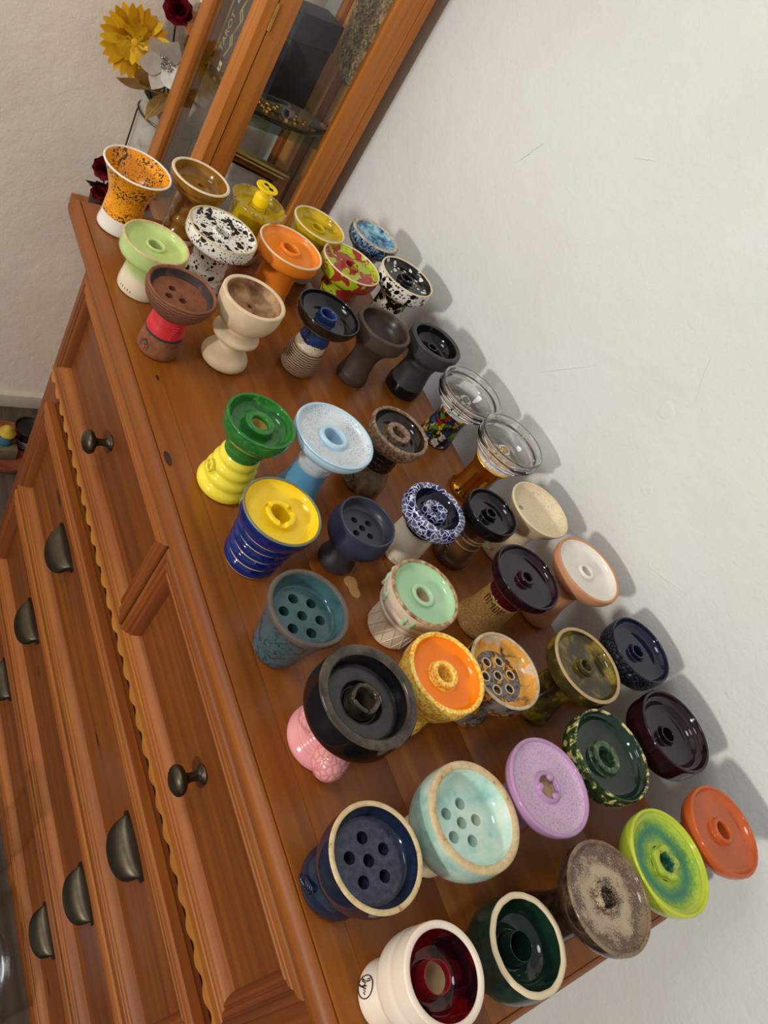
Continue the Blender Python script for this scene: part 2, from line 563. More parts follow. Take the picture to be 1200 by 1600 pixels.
def add_knob(d, x, z, yp):
    o = mesh_obj('knob', KNOB, BRONZE, d, (x, yp, T + z)); o['label'] = 'dark bronze round knob'


def add_cup(d, x, z, yp):
    o = mesh_obj('cup_pull', CUP, BRONZE, d, (x, yp - .001, T + z)); o['label'] = 'dark bronze half-moon cup pull'
    o = mesh_obj('pull_flange', FLANGE, BRONZE, d, (x, yp - .0002, T + z))


yp = .324
d = drawer(-.800, -.3915, -.217, -.054, yp, .027, .012); add_knob(d, -.596, -.136, yp)
d = drawer(-.3885, .025, -.217, -.054, yp, .027, .012); add_knob(d, -.182, -.136, yp)
yp = .3285
for za, zb in [(-.484, -.287), (-.690, -.497), (-.896, -.704)]:
    d = drawer(-.800, .025, za, zb, yp, .032, .0135)
    for x in (-.596, -.182): add_cup(d, x, (za + zb) / 2 + .020, yp)

# scalloped trim under the two top drawers
def scallop(x0, x1):
    bm = bmesh.new(); top, bot = [], []
    n = int((x1 - x0) / .0016); per = .030
    for i in range(n + 1):
        x = x0 + (x1 - x0) * i / n
        s = abs(math.sin(math.pi * (x - x0) / per)) ** 1.2
        top.append((x, -.2168)); bot.append((x, -.2205 - .0105 * s))
    fr = [[bm.verts.new((x, .3105, T + z)) for x, z in row] for row in (top, bot)]
    bk = [[bm.verts.new((x, .3345, T + z)) for x, z in row] for row in (top, bot)]
    for i in range(n):
        bm.faces.new((fr[0][i], fr[0][i + 1], fr[1][i + 1], fr[1][i]))
        bm.faces.new((bk[0][i + 1], bk[0][i], bk[1][i], bk[1][i + 1]))
        bm.faces.new((fr[1][i], fr[1][i + 1], bk[1][i + 1], bk[1][i]))
        bm.faces.new((fr[0][i + 1], fr[0][i], bk[0][i], bk[0][i + 1]))
    bm.faces.new((fr[0][0], fr[1][0], bk[1][0], bk[0][0])); bm.faces.new((fr[0][n], bk[0][n], bk[1][n], fr[1][n]))
    return finish(bm, 'scalloped_trim', 45)


o = dpart(mesh_obj('scalloped_trim', scallop(-.802, .027), PINE_PALE)); o['label'] = 'pale scalloped trim under the top drawers'

# dark knots in the boards
KNOT = plain('dark_knot', rgb(70, 34, 14), rgb(48, 22, 9), 400, rough=.5, coat=0)
for x, z, a, c in [(-.674, -.353, .016, .0045), (-.330, -.410, .010, .0035), (-.115, -.840, .014, .0035), (-.52, -.60, .008, .003)]:
    bm = lathe_bm([(1000, 0), (700, .18), (0, .22)], 20, 0)
    bmesh.ops.scale(bm, verts=bm.verts, vec=(a, c, 1))
    bmesh.ops.rotate(bm, verts=bm.verts, cent=(0, 0, 0), matrix=Matrix.Rotation(math.pi / 2, 3, 'X'))
    o = dpart(mesh_obj('knot', finish(bm, 'knot', 0), KNOT, None, (x, .3285, T + z))); o['label'] = 'dark wood knot'
for x, y, a, c in [(-.461, .3135, .010, .0038), (-.575, .3315, .0045, .0018), (-.02, .372, .003, .0011)]:
    bm = lathe_bm([(1000, 0), (700, .12), (0, .15)], 20, 0)
    bmesh.ops.scale(bm, verts=bm.verts, vec=(a, c, 1))
    o = dpart(mesh_obj('knot', finish(bm, 'knot', 0), KNOT, None, (x, y, T))); o['label'] = 'dark wood knot'

# thin pale tan patch lying on the top boards
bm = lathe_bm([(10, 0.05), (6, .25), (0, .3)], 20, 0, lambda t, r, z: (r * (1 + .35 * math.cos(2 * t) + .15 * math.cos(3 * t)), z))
PATCH = plain('pale_tan_patch', rgb(214, 158, 96), rough=.7, coat=0)
o = mesh_obj('pale_patch', finish(bm, 'pale_patch', 0), PATCH); o.location = (-.2985, .473, T); dpart(o); o['label'] = 'pale tan patch on the dresser top'

# ------------------------------------------------------------------ hookah bowls
GROUP = 'hookah bowls set out on the dresser top'


def bowl(x, y, label, rotz=0.0):
    r = empty('hookah_bowl', (x, y, T), rotz)
    return tag(r, label, 'hookah bowl', GROUP)


def rim_prof(R, Z, w_, drop=1.5):
    return [(R, Z - drop), (R - .1 * w_, Z - .35 * drop), (R - .35 * w_, Z), (R - .7 * w_, Z), (R - .95 * w_, Z - .4 * drop), (R - w_, Z - drop)]


def dish_prof(R, Z, w_, drop, depth, fr, sr):
    r0 = R - w_
    return [(r0, Z - drop), (r0 - .6, Z - depth * .45), ((r0 + fr) / 2, Z - depth * .85), (fr, Z - depth), ((fr + sr) / 2, Z - depth), (sr + 1.5, Z - depth)]


def spire_prof(zf, sr, sh, hr, deep=22):
    return [(sr + 1.5, zf), (sr + .4, zf + sh * .15), (sr, zf + sh * .6), (sr - .3, zf + sh), ((sr + hr) / 2, zf + sh + .5), (hr + .3, zf + sh), (hr, zf + sh - 1.5), (hr, zf - 3), (hr * .96, zf - deep), (0, zf - deep)]


def notch(n, dep, zlo, phase=0.0, wd=.5):
    def f(t, r, z):
        if z > zlo:
            s = math.cos(n * t + phase)
            k = max(0.0, (s - wd) / (1 - wd))
            return r * (1 + .03 * s), z - dep * min(1, k * 1.8) * min(1, (z - zlo) / 2)
        return r, z
    return f


def floor_holes(name, R, z, holes, m, parent, depth=30, seg=18, dishdrop=0.0):
    """flat floor disc with real holes and their bores"""
    bm = bmesh.new()
    def loop(cx, cy, r, n, zz):
        return [bm.verts.new(((cx + r * math.cos(2 * math.pi * i / n)) / 1000, (cy + r * math.sin(2 * math.pi * i / n)) / 1000, zz / 1000)) for i in range(n)]
    edges = []
    lo = loop(0, 0, R, 48, z)
    edges += [bm.edges.new((lo[i], lo[(i + 1) % 48])) for i in range(48)]
    bores = []
    for cx, cy, r in holes:
        l = loop(cx, cy, r, seg, z); edges += [bm.edges.new((l[i], l[(i + 1) % seg])) for i in range(seg)]
        bores.append((l, cx, cy, r))
    bmesh.ops.triangle_fill(bm, use_beauty=True, use_dissolve=False, edges=edges)
    for l, cx, cy, r in bores:
        b = loop(cx, cy, r * .95, seg, z - depth)
        for i in range(seg):
            j = (i + 1) % seg
            bm.faces.new((l[i], l[j], b[j], b[i]))
        bm.faces.new(b).material_index = 1  # hole bottom coloured dark as the shade of a deep bore
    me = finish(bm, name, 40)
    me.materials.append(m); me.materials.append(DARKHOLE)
    return mesh_obj(name, me, m, parent)


def hexholes(n, rad, r, ph=0.0, centre=True):
    h = [(rad * math.cos(ph + 2 * math.pi * i / n), rad * math.sin(ph + 2 * math.pi * i / n), r) for i in range(n)]
    if centre: h.append((0, 0, r))
    return h


def funnel(b, zf, sr, sh, hr, m, bore=None, deep=22, mod=None):
    p = spire_prof(zf, sr, sh, hr, deep)
    if bore is None:
        lathe('funnel', p, m, b, 64, mod=mod)
    else:
        lathe('funnel', p[:7] + [(hr, zf + sh - 5)], m, b, 64, mod=mod)
        lathe('bore', [(hr, zf + sh - 5), (hr * .98, zf - 3), (hr * .9, zf - 10), (0, zf - 11)], bore, b, 48)


def top(b, R, Z, w_, depth, fr, sr, sh, hr, mr, md, ms=None, drop=1.5, mod=None, deep=22, bore=None):
    """rim, dish and central funnel of one bowl"""
    lathe('rim', rim_prof(R, Z, w_, drop), mr, b, 64)
    lathe('dish', dish_prof(R, Z, w_, drop, depth, fr, sr), md, b, 64)
    funnel(b, Z - depth, sr, sh, hr, ms or md, bore, deep, mod)


# ---- colours shared by several bowls
CREAM = plain('cream_bisque', rgb(226, 208, 172), rough=.6, coat=0, bump=.2)
WHITEG = plain('white_glaze', rgb(238, 232, 220), rough=.25, coat=.4)
TANRIM = mottle('tan_rim', [(.35, rgb(214, 192, 150)), (.62, rgb(196, 168, 120)), (.72, rgb(110, 78, 48))], 160, rough=.6, coat=0)
BISQ = plain('tan_bisque', rgb(200, 176, 138), rgb(184, 158, 120), rough=.7, coat=0)
BLACKG = plain('black_glaze', rgb(16, 15, 17), rough=.1, coat=.8)

# 1 orange speckled flared cup on a white foot
SPO = speck('orange_speckled_glaze', rgb(244, 158, 30), rgb(70, 62, 30), (230, .44), (430, .36), .47)
b = bowl(-.837, .345, 'flared orange cup with dark speckles and a white foot at the dresser corner')
lathe('foot', [(0, 0), (25.5, 0), (26, 4), (24.5, 12), (24, 21)], WHITEG, b)
lathe('body', [(24, 21), (24.2, 23), (23.6, 26), (24, 29), (23.3, 32), (23.6, 35), (23, 40), (24, 48), (28, 60), (34, 74), (40.5, 84.5)], SPO, b)
lathe('rim', rim_prof(40.5, 86, 2.6), WHITEG, b, 64)
lathe('dish', [(37.9, 84.5), (33, 74), (26, 62), (20, 55), (9.5, 54)], SPO, b)
lathe('funnel', spire_prof(54, 8.5, 11, 5.4), SPO, b)

# 2 amber brown
AMB = mottle('amber_brown_glaze', [(.3, rgb(156, 110, 40)), (.6, rgb(132, 88, 30)), (.75, rgb(100, 62, 20))], 50, rough=.12)
b = bowl(-.848, .427, 'amber brown bowl with a cream rim and three floor holes')
lathe('foot', [(0, 0), (22, 0), (22.5, 3), (21.5, 9)], WHITEG, b)
lathe('stem', [(21.5, 9), (22.5, 14), (20, 19), (19.5, 24), (22, 29), (21.5, 34), (19, 38), (21, 44), (20.5, 50), (18, 54), (18.5, 62)], AMB, b)
lathe('head', [(18.5, 62), (26, 67), (33, 72), (35.5, 76), (34.8, 78), (37.2, 82), (38.1, 90.5)], AMB, b)
lathe('rim', rim_prof(38.1, 92, 4.2), CREAM, b, 64)
lathe('dish_wall', [(33.9, 90.5), (32.5, 84), (30, 78), (27.5, 76), (26, 75)], AMB, b)
floor_holes('dish_floor', 26, 75, hexholes(3, 11, 4, .3, False), AMB, b)

# 3 yellow olive cup that carries the plug
YOL = mottle('yellow_olive_glaze', [(.3, rgb(214, 184, 24)), (.55, rgb(188, 158, 20)), (.75, rgb(112, 98, 22))], 55, rough=.12)
YSP = speck('yellow_speckled_rim', rgb(176, 150, 112), rgb(110, 92, 70), (300, .4), (520, .4), .4, .3)
b = bowl(-.838, .510, 'yellow olive cup with speckled grey-brown rim and white foot holding a plug')
lathe('foot', [(0, 0), (25.5, 0), (27, 4), (27, 18)], WHITEG, b)
lathe('body', [(27, 18), (28, 24), (30, 36), (33, 56), (36, 72), (38.6, 84.5)], YOL, b)
lathe('rim', rim_prof(38.6, 86, 3), YSP, b, 64)
lathe('dish', dish_prof(38.6, 86, 3, 1.5, 10, 30, 11), YOL, b, 64)
lathe('funnel', spire_prof(76, 10.5, 5, 7.5), YOL, b)

# 4 pale lime green
LIME = plain('pale_lime_glaze', rgb(196, 214, 134), rgb(184, 204, 122), rough=.12)
LIMS = zsplit('lime_over_bisque', rgb(226, 212, 184), rgb(188, 210, 132), 27, 5, 10)
b = bowl(-.722, .345, 'pale lime green bowl over an unglazed cream foot')
lathe('stem', [(0, 0), (25, 0), (26.2, 3), (26, 12), (24.5, 22), (23.8, 30), (24.5, 38), (28, 43)], LIMS, b)
lathe('head', [(28, 43), (34, 45.5), (37.3, 49), (38.1, 54), (38.1, 67.5)], LIMS, b)
top(b, 38.1, 69, 3.2, 8, 30, 11.5, 3.6, 8.2, TANRIM, LIME)
for i in range(5):
    a_ = 5.0 + .14 * i
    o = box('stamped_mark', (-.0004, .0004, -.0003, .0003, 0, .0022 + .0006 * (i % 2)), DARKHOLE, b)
    o.location = (math.cos(a_) * .0260, math.sin(a_) * .0260, .0065); o.rotation_euler = (0, 0, a_ + math.pi / 2)

# 5 white with black splashes
WBS = speck('white_black_splashed_glaze', rgb(240, 236, 224), rgb(18, 17, 18), (105, .50), (260, .36), .46, .14)
b = bowl(-.755, .432, 'white bowl splashed with black spots, inside and out')
lathe('stem', [(0, 0), (25, 0), (25.5, 4), (24, 10), (24.8, 16), (23, 22), (24, 28), (22.5, 34), (23.5, 42), (24, 52), (27, 58)], WBS, b)
lathe('head', [(27, 58), (36, 62), (42, 66), (44, 71), (44, 83.5)], WBS, b)
top(b, 44, 85, 2.6, 6, 36, 12, 2.5, 9, TANRIM, WBS)

# 6 bright orange
ORG = plain('bright_orange_glaze', rgb(238, 140, 46), rgb(228, 126, 36), rough=.22, coat=.3)
b = bowl(-.762, .533, 'bright orange bowl with a cream rim line and a wide orange stem')
lathe('foot', [(0, 0), (26, 0), (26.5, 3), (26, 9)], WHITEG, b)
lathe('stem', [(26, 9), (25.5, 16), (26, 22), (25, 30), (25.5, 40), (26, 52), (29, 57)], ORG, b)
lathe('head', [(29, 57), (38, 60), (43.5, 64), (44.8, 69), (44.8, 80.5)], ORG, b)
top(b, 44.8, 82, 3, 9, 35, 14.5, 6, 10, CREAM, ORG)

# 7 yellow olive cup without plug
b = bowl(-.827, .602, 'yellow olive conical cup with a cream rim and open funnel beside the cabinet post')
lathe('foot', [(0, 0), (26, 0), (27.5, 4), (27.5, 17)], WHITEG, b)
lathe('body', [(27.5, 17), (28.5, 24), (30.5, 38), (34, 58), (37, 74), (39.4, 85.5)], YOL, b)
lathe('rim', rim_prof(39.4, 87, 2.8), CREAM, b, 64)
lathe('dish', dish_prof(39.4, 87, 2.8, 1.5, 11, 30, 10), YOL, b, 64)
lathe('funnel', spire_prof(76, 11, 5, 8), YOL, b)

# 8 red and green swirl
SWL = marble('red_green_swirl_glaze', [(.0, rgb(156, 46, 38)), (.475, rgb(156, 46, 38)), (.49, rgb(172, 188, 40)), (.60, rgb(160, 184, 36)), (.62, rgb(158, 46, 38)), (.68, rgb(168, 186, 40)), (1, rgb(150, 176, 34))], 17, 1.2, .25, .3, 'LINEAR', 2)
b = bowl(-.754, .627, 'bowl swirled in brick red and lime green with a cream rim')
lathe('stem', [(0, 0), (24, 0), (25, 4), (24, 14), (22.5, 24), (23, 34), (26, 40), (24.5, 48), (26, 56)], SWL, b)
lathe('head', [(26, 56), (36, 60), (42.5, 66), (44.2, 73), (44.2, 83.5)], SWL, b)
top(b, 44.2, 85, 2.4, 7, 36, 12.5, 4.5, 8.5, CREAM, SWL)

# 9 blue cratered
BCR = mottle('blue_crater_glaze', [(.3, rgb(16, 22, 34)), (.48, rgb(34, 62, 96)), (.6, rgb(150, 182, 198)), (.7, rgb(30, 54, 88))], 230, 5, .2, .5, .8, .3)
BCI = mottle('blue_pool_glaze', [(.35, rgb(30, 62, 100)), (.5, rgb(90, 150, 180)), (.62, rgb(170, 206, 214)), (.75, rgb(24, 40, 70))], 75, 5, .1, .8)
BGR = mottle('sandy_rim', [(.35, rgb(206, 190, 164)), (.6, rgb(176, 154, 122)), (.75, rgb(120, 110, 104))], 120, rough=.4, coat=.2)
b = bowl(-.837, .706, 'small blue bowl with a sandy rim and cratered outside by the wall')
lathe('stem', [(0, 0), (25, 0), (25, 6), (21, 18), (19, 36), (20, 52), (24, 60)], BCR, b)
lathe('head', [(24, 60), (32, 66), (37.5, 72), (39.8, 78), (39.2, 88.5)], BCR, b)
top(b, 39, 90, 6, 10, 22, 8, 3, 5, BGR, BCI, drop=2.2)

# 10 black and white cow pattern
COW = speck('white_with_black_patches', rgb(236, 230, 218), rgb(16, 15, 16), (88, .56), (240, .36), .40, .15)
COWI = speck('black_with_white_patches', rgb(18, 18, 20), rgb(232, 228, 220), (110, .40), (300, .10), .52, .12)
b = bowl(-.742, .716, 'white bowl with black patches and a black dish flecked with white')
lathe('stem', [(0, 0), (24, 0), (25, 4), (24, 20), (23, 36), (22.5, 50), (24, 58), (26, 63)], COW, b)
lathe('head', [(26, 63), (35, 68), (41, 73), (43, 79), (43, 93.5)], COW, b)
top(b, 43, 95, 3, 9, 33, 12, 5.5, 8, CREAM, COWI)

# 11 brown terracotta with red cord
TER = mottle('brown_terracotta', [(.3, rgb(142, 86, 56)), (.6, rgb(122, 70, 44)), (.78, rgb(92, 52, 34))], 110, rough=.75, coat=0, bump=.3)
TERR = rings('striated_terracotta', rgb(96, 58, 40), rgb(134, 84, 58), 3.4, 3, .75)
CHAR = mottle('charred_clay', [(.35, rgb(44, 36, 34)), (.55, rgb(62, 50, 46)), (.75, rgb(112, 70, 48))], 60, rough=.8, coat=0, bump=.2)
REDC = plain('red_cord', rgb(214, 48, 56), rough=.45, coat=.1)
b = bowl(-.622, .342, 'brown terracotta bowl with a red cord wound round its neck and a charred rim')
lathe('foot', [(0, 0), (21, 0), (23.2, 2.5), (23.2, 8), (22, 22), (21.2, 27)], TER, b)
lathe('neck_groove', [(21.2, 27), (20.6, 28), (20.6, 29.5), (19.5, 30.2)], CHAR, b)
lathe('neck', [(19.5, 30.2), (18.5, 40), (17.2, 53), (18, 55)], TER, b)
for i in range(13):
    z = 31.2 + i * 1.78; r = 20.2 - .16 * i
    tube('cord_turn', [(r * math.cos(t) / 1000, r * math.sin(t) / 1000, (z + .25 * math.sin(t + i)) / 1000) for t in [2 * math.pi * k / 36 for k in range(36)]], .00098, REDC, b, 6, True)
for i in range(6):
    a_ = 6.0 + .045 * i
    tube('cord_knot', [(.0192 * math.cos(a_), .0192 * math.sin(a_), .032 + .0032 * i), (.0205 * math.cos(a_ + .25), .0205 * math.sin(a_ + .25), .0335 + .0032 * i)], .0012, REDC, b, 6)
lathe('head', [(18, 54), (22, 56), (29, 62), (34, 69), (37.2, 76), (38.6, 82), (38, 86)], TERR, b)
lathe('rim', [(38, 86), (36.8, 87.5), (35.2, 87), (34, 85)], TER, b, 64, mod=lambda t, r, z: (r, z + .6 * math.sin(5 * t) * math.sin(2 * t)))
lathe('dish_wall', [(34.1, 85.2), (33.4, 81), (31.6, 78), (30, 77)], CHAR, b)
floor_holes('dish_floor', 30, 77, [(-10, -6, 4.2), (3, -13, 4.2), (8, 1, 4.2)], TER, b)
for pts in ([(-3, 9), (-3, 17), (3, 17), (3, 13.5), (-1, 13.5)], [(-5, 7), (-6, 14), (0, 20), (6, 14), (5, 7)], [(0, 13), (3, 10), (2, 7)]):
    tube('engraved_mark', [(.0228 * math.cos(5.15 + u / 23), .0228 * math.sin(5.15 + u / 23), z / 1000) for u, z in pts], .00065, CHAR, b, 6)

# 12 cream clay with bulged stem
CLAY = mottle('cream_clay', [(.3, rgb(226, 204, 172)), (.6, rgb(212, 186, 150)), (.8, rgb(190, 160, 126))], 50, rough=.55, coat=.1)
STAIN = mottle('tobacco_stained_clay', [(.35, rgb(96, 64, 40)), (.5, rgb(150, 110, 74)), (.7, rgb(190, 154, 110))], 55, rough=.6, coat=.1)
b = bowl(-.618, .422, 'cream clay bowl with a round bulge in the stem and a stained inside')
lathe('stem', [(0, 0), (23, 0), (27.5, 3), (29, 9), (25, 17), (15, 24), (13, 29), (17, 34), (26, 38.5), (29, 44), (25, 49), (18, 53), (19, 57)], CLAY, b)
lathe('head', [(19, 57), (26, 60), (32.5, 67), (36.5, 77), (37.6, 88), (37.4, 96)], CLAY, b)
lathe('rim', rim_prof(37.5, 98, 5, 2), CLAY, b, 64)
lathe('dish_wall', [(32.5, 96), (31, 88), (27, 81), (22, 78.5)], STAIN, b)
floor_holes('dish_floor', 22, 78.5, [(-6, 4, 2.6), (3, -6, 2.6), (7, 4, 2.6)], STAIN, b)

# 13 black glossy bowl on a striped barrel
STR = rings('brown_cream_striped_clay', rgb(58, 42, 32), rgb(170, 140, 108), 2.9, 2, .5)
CSP = speck('cream_speckled_clay', rgb(222, 208, 184), rgb(90, 70, 54), (330, .25), (600, .3), .45, .5, 0)
BLUD = plain('blue_drip_glaze', rgb(46, 72, 128), rgb(28, 36, 78), rough=.1)
BLOL = mottle('black_olive_glaze', [(.35, rgb(20, 20, 22)), (.65, rgb(44, 38, 22))], 60, rough=.08, coat=.8)
b = bowl(-.623, .528, 'glossy black saucer bowl with a blue funnel on a brown striped barrel stem')
lathe('barrel', [(0, 0), (20, 0), (23.5, 4), (25.5, 14), (25, 26), (22.5, 36), (19.5, 40)], STR, b)
lathe('band', [(19.5, 40), (19.3, 43), (18.8, 48), (18.5, 53)], CSP, b)
lathe('drip_collar', [(18.5, 51), (19.5, 51.5), (19.6, 55), (18.6, 60), (17, 64), (17.2, 67)], BLUD, b, mod=lambda t, r, z: (r, z - (1.8 * max(0, math.sin(5 * t)) if z < 53 else 0)))
lathe('head', [(17.2, 67), (24, 70), (33, 76), (39, 83), (41, 89), (41, 93.6)], BLOL, b)
top(b, 41, 95, 2.2, 14, 26, 12.5, 10, 9, BLOL, BLACKG, BLUD)

# 14 dark brown matte clay
DBR = plain('dark_brown_matte_clay', rgb(76, 62, 54), rgb(62, 50, 44), rough=.55, coat=.05)
DBI = plain('dark_brown_burnished', rgb(62, 46, 38), rgb(44, 32, 26), rough=.35, coat=.2)
b = bowl(-.619, .614, 'matte dark brown clay bowl, deep, with a slim flaring stem')
lathe('stem', [(0, 0), (20.5, 0), (21.8, 2), (21.8, 11), (20.6, 13), (19, 22), (17.6, 34), (18, 44), (21, 54), (27, 63), (32.5, 69)], DBR, b)
lathe('head', [(32.5, 69), (36, 71.5), (37.8, 75), (37.8, 92)], DBR, b)
lathe('rim', rim_prof(37.8, 94, 5, 2), DBR, b, 64)
lathe('dish', [(32.8, 92), (31, 84), (26, 76), (18, 71), (6, 69)], DBI, b)
lathe('outlet', [(6, 69), (5, 68.6), (4.6, 66), (4.6, 50), (0, 50)], DBI, b)

# 15 charcoal with glossy black foot
CHR = plain('charcoal_matte_clay', rgb(62, 60, 60), rgb(50, 48, 48), rough=.5, coat=.05)
b = bowl(-.609, .700, 'charcoal matte bowl with a glossy black foot and a glossy black inside')
lathe('foot', [(0, 0), (24.5, 0), (26.5, 2.5), (26.5, 16), (25.5, 18)], BLACKG, b)
lathe('stem', [(25.5, 18), (25, 20), (23.6, 30), (22, 42), (21.6, 50), (23.5, 54), (23, 57), (22.6, 60), (27, 66)], CHR, b)
lathe('head', [(27, 66), (34, 68.5), (38.4, 72), (39, 77), (39, 91)], CHR, b)
lathe('rim', rim_prof(39, 93, 7, 2.2), CHR, b, 64)
lathe('dish', [(32, 91), (30.5, 82), (26, 76), (18, 73), (10, 73)], BLACKG, b)
lathe('funnel', spire_prof(73, 8.5, 9, 5), BLACKG, b)

# 16, 17 glass bowls
def graffiti():
    a = NM('graffiti_print')
    v = a.warp(90, .02)
    n = a.n.new('ShaderNodeTexVoronoi'); n.feature = 'F1'; n.inputs['Scale'].default_value = 100; a.l.new(v, n.inputs['Vector'])
    wn = a.node('ShaderNodeTexWhiteNoise', {'Vector': n.outputs['Position']})
    col = a.ramp(wn.outputs['Value'], [(0, rgb(24, 24, 26)), (.2, rgb(214, 182, 30)), (.38, rgb(60, 96, 150)), (.52, rgb(170, 34, 36)), (.64, rgb(112, 140, 48)), (.76, rgb(224, 214, 206)), (.88, rgb(36, 60, 110))], 'CONSTANT')
    e = a.n.new('ShaderNodeTexVoronoi'); e.feature = 'DISTANCE_TO_EDGE'; e.inputs['Scale'].default_value = 100; a.l.new(v, e.inputs['Vector'])
    col = a.mix(a.ramp(e.outputs['Distance'], [(.05, 1.0), (.09, 0.0)]), col, rgb(18, 18, 18))
    s = a.noise(420, 2, vec=v)
    col = a.mix(a.ramp(s, [(.60, 0.0), (.63, 1.0)]), col, rgb(20, 20, 22))
    return a.out(col, .3, .4)


SCREEN = metal('silver_screen', rgb(190, 186, 180), .3)


def glass_dish(b, R, Z, z0, rn):
    """thick clear dish: one closed shell with two rings outside"""
    prof = [(rn, z0), (rn + 3, z0 + 3), (R - 10, z0 + 11), (R - 4, z0 + 18), (R - 3.2, z0 + 22), (R - .4, z0 + 24), (R - .4, z0 + 28), (R - 3.2, z0 + 30), (R - 2.2, Z - 5), (R, Z - 3), (R, Z - .8), (R - 1.5, Z),
            (R - 3.6, Z - 1), (R - 5.6, Z - 8), (R - 6.2, z0 + 26), (R - 8, z0 + 19), (R - 14, z0 + 14), (12, z0 + 11), (10, z0 + 12.5), (9, z0 + 20), (7.5, z0 + 22), (5.5, z0 + 21), (4.5, z0 + 17), (4.5, z0 + 1), (rn * .8, z0), (rn, z0)]
    o = lathe('glass_dish', prof, GLASS, b, 72, 2); o['label'] = 'clear glass dish with ringed wall'


b = bowl(-.520, .715, 'clear glass bowl on a graffiti-printed comic stem by the wall')
o = lathe('stem', [(0, 0), (23, 0), (24.5, 2), (24, 10), (22, 24), (20.5, 38), (21, 48), (24, 54), (20, 55), (0, 55)], graffiti(), b); o['label'] = 'stem with colourful graffiti print'
glass_dish(b, 46, 93, 55.3, 23)
b = bowl(-.427, .720, 'clear glass bowl on a gold chrome stem by the wall')
o = lathe('stem', [(0, 0), (24, 0), (26, 2.5), (26, 6), (24, 9), (22.5, 14), (21.5, 26), (21, 38), (22, 50), (26, 60), (27.5, 63), (24, 64.5), (0, 64.5)], GOLD, b, mod=lambda t, r, z: (r * (1 + (.02 * math.cos(6 * t) if 8 < z < 58 else 0)), z)); o['label'] = 'gold chrome stem'
glass_dish(b, 45.2, 105, 64.8, 25)

# 18 green over yellow tiers
GRN = mottle('leaf_green_glaze', [(.3, rgb(52, 128, 50)), (.6, rgb(38, 104, 44)), (.75, rgb(96, 156, 60))], 90, rough=.12)
YEL = plain('lemon_yellow_glaze', rgb(242, 226, 74), rgb(234, 214, 60), rough=.14)
b = bowl(-.430, .364, 'green bowl on a lemon yellow stem of stacked rings')
lathe('stem', [(0, 0), (26, 0), (29, 3), (29, 9), (26, 13), (24.5, 15), (26.3, 19), (25.8, 24), (22.8, 27), (22, 29), (24, 33), (23.4, 37), (20.6, 40), (20, 42), (21.5, 46), (20.5, 50), (18.8, 53)], YEL, b)
lathe('neck', [(18.8, 53), (18, 57), (19.5, 60), (22.5, 64), (21.5, 68), (24, 72)], GRN, b)
lathe('head', [(24, 72), (29, 77), (33.5, 84), (35.3, 91), (35.5, 98)], GRN, b)
top(b, 35.5, 100, 3.4, 13, 25, 15.5, 9.5, 8.5, GRN, GRN, bore=plain('yellow_tan_bisque', rgb(206, 180, 96), rough=.6, coat=0))
tube('emblem', [(  .0268 * math.cos(4.75 + .2 * math.cos(t)) , .0268 * math.sin(4.75 + .2 * math.cos(t)), .031 + .006 * math.sin(t)) for t in [2 * math.pi * k / 24 for k in range(24)]], .0012, YEL, b, 6, True)

# 19 light blue wide saucer
LBL = plain('pale_blue_glaze', rgb(190, 216, 230), rgb(166, 202, 224), 40, rough=.1)
LBS = speck('pale_blue_speckled_glaze', rgb(214, 222, 226), rgb(120, 132, 146), (500, .25), (750, .3), .5, .12)
SKY = zsplit('sky_blue_to_white_glaze', rgb(96, 164, 206), rgb(206, 216, 228), 50, 1.5, 3)
b = bowl(-.420, .447, 'wide pale blue saucer bowl with a sky blue stem')
lathe('stem', [(0, 0), (24, 0), (25.5, 3), (23.5, 10), (21, 22), (19.5, 36), (18.8, 50), (19.8, 54), (18.8, 57), (19.6, 61), (18.6, 65), (20, 70)], SKY, b)
lathe('head', [(20, 70), (28, 74), (37, 80), (43, 87), (44.8, 92), (44.6, 96)], LBL, b)
top(b, 44.6, 98, 3.4, 7.5, 35, 15.5, 5, 11, LBL, LBS, LBL)

# 20 brown and black reactive glaze
TOAST = mottle('toasted_brown_glaze', [(.3, rgb(164, 140, 116)), (.52, rgb(124, 98, 76)), (.68, rgb(66, 50, 40))], 300, 4, .25, .4)
BRB = mottle('black_brown_glaze', [(.4, rgb(24, 20, 18)), (.7, rgb(52, 38, 28))], 70, rough=.1)
GRT = mottle('grey_tan_glaze', [(.3, rgb(150, 128, 104)), (.55, rgb(112, 90, 70)), (.72, rgb(50, 38, 30))], 60, rough=.15)
b = bowl(-.439, .548, 'toasted brown bowl with a black ringed neck and grey-tan round foot')
lathe('foot', [(0, 0), (24, 0), (28, 4), (28.5, 12), (26, 22), (22, 32), (20, 38)], GRT, b)
lathe('neck', [(20, 38), (21.5, 41), (19.5, 44), (21.5, 48), (19.5, 51), (21, 55), (19, 58), (20, 64)], BRB, b)
lathe('head', [(20, 64), (26, 67), (32, 72), (36, 79), (37, 86), (36.6, 91)], TOAST, b)
top(b, 36.8, 93, 4.5, 13, 25, 15.5, 9.5, 8.5, TOAST, BRB, TOAST, 2.4)
tube('emblem', [(.0287 * math.cos(4.9 + .2 * math.cos(t)), .0287 * math.sin(4.9 + .2 * math.cos(t)), .014 + .006 * math.sin(t)) for t in [2 * math.pi * k / 24 for k in range(24)]], .0011, GRT, b, 6, True)

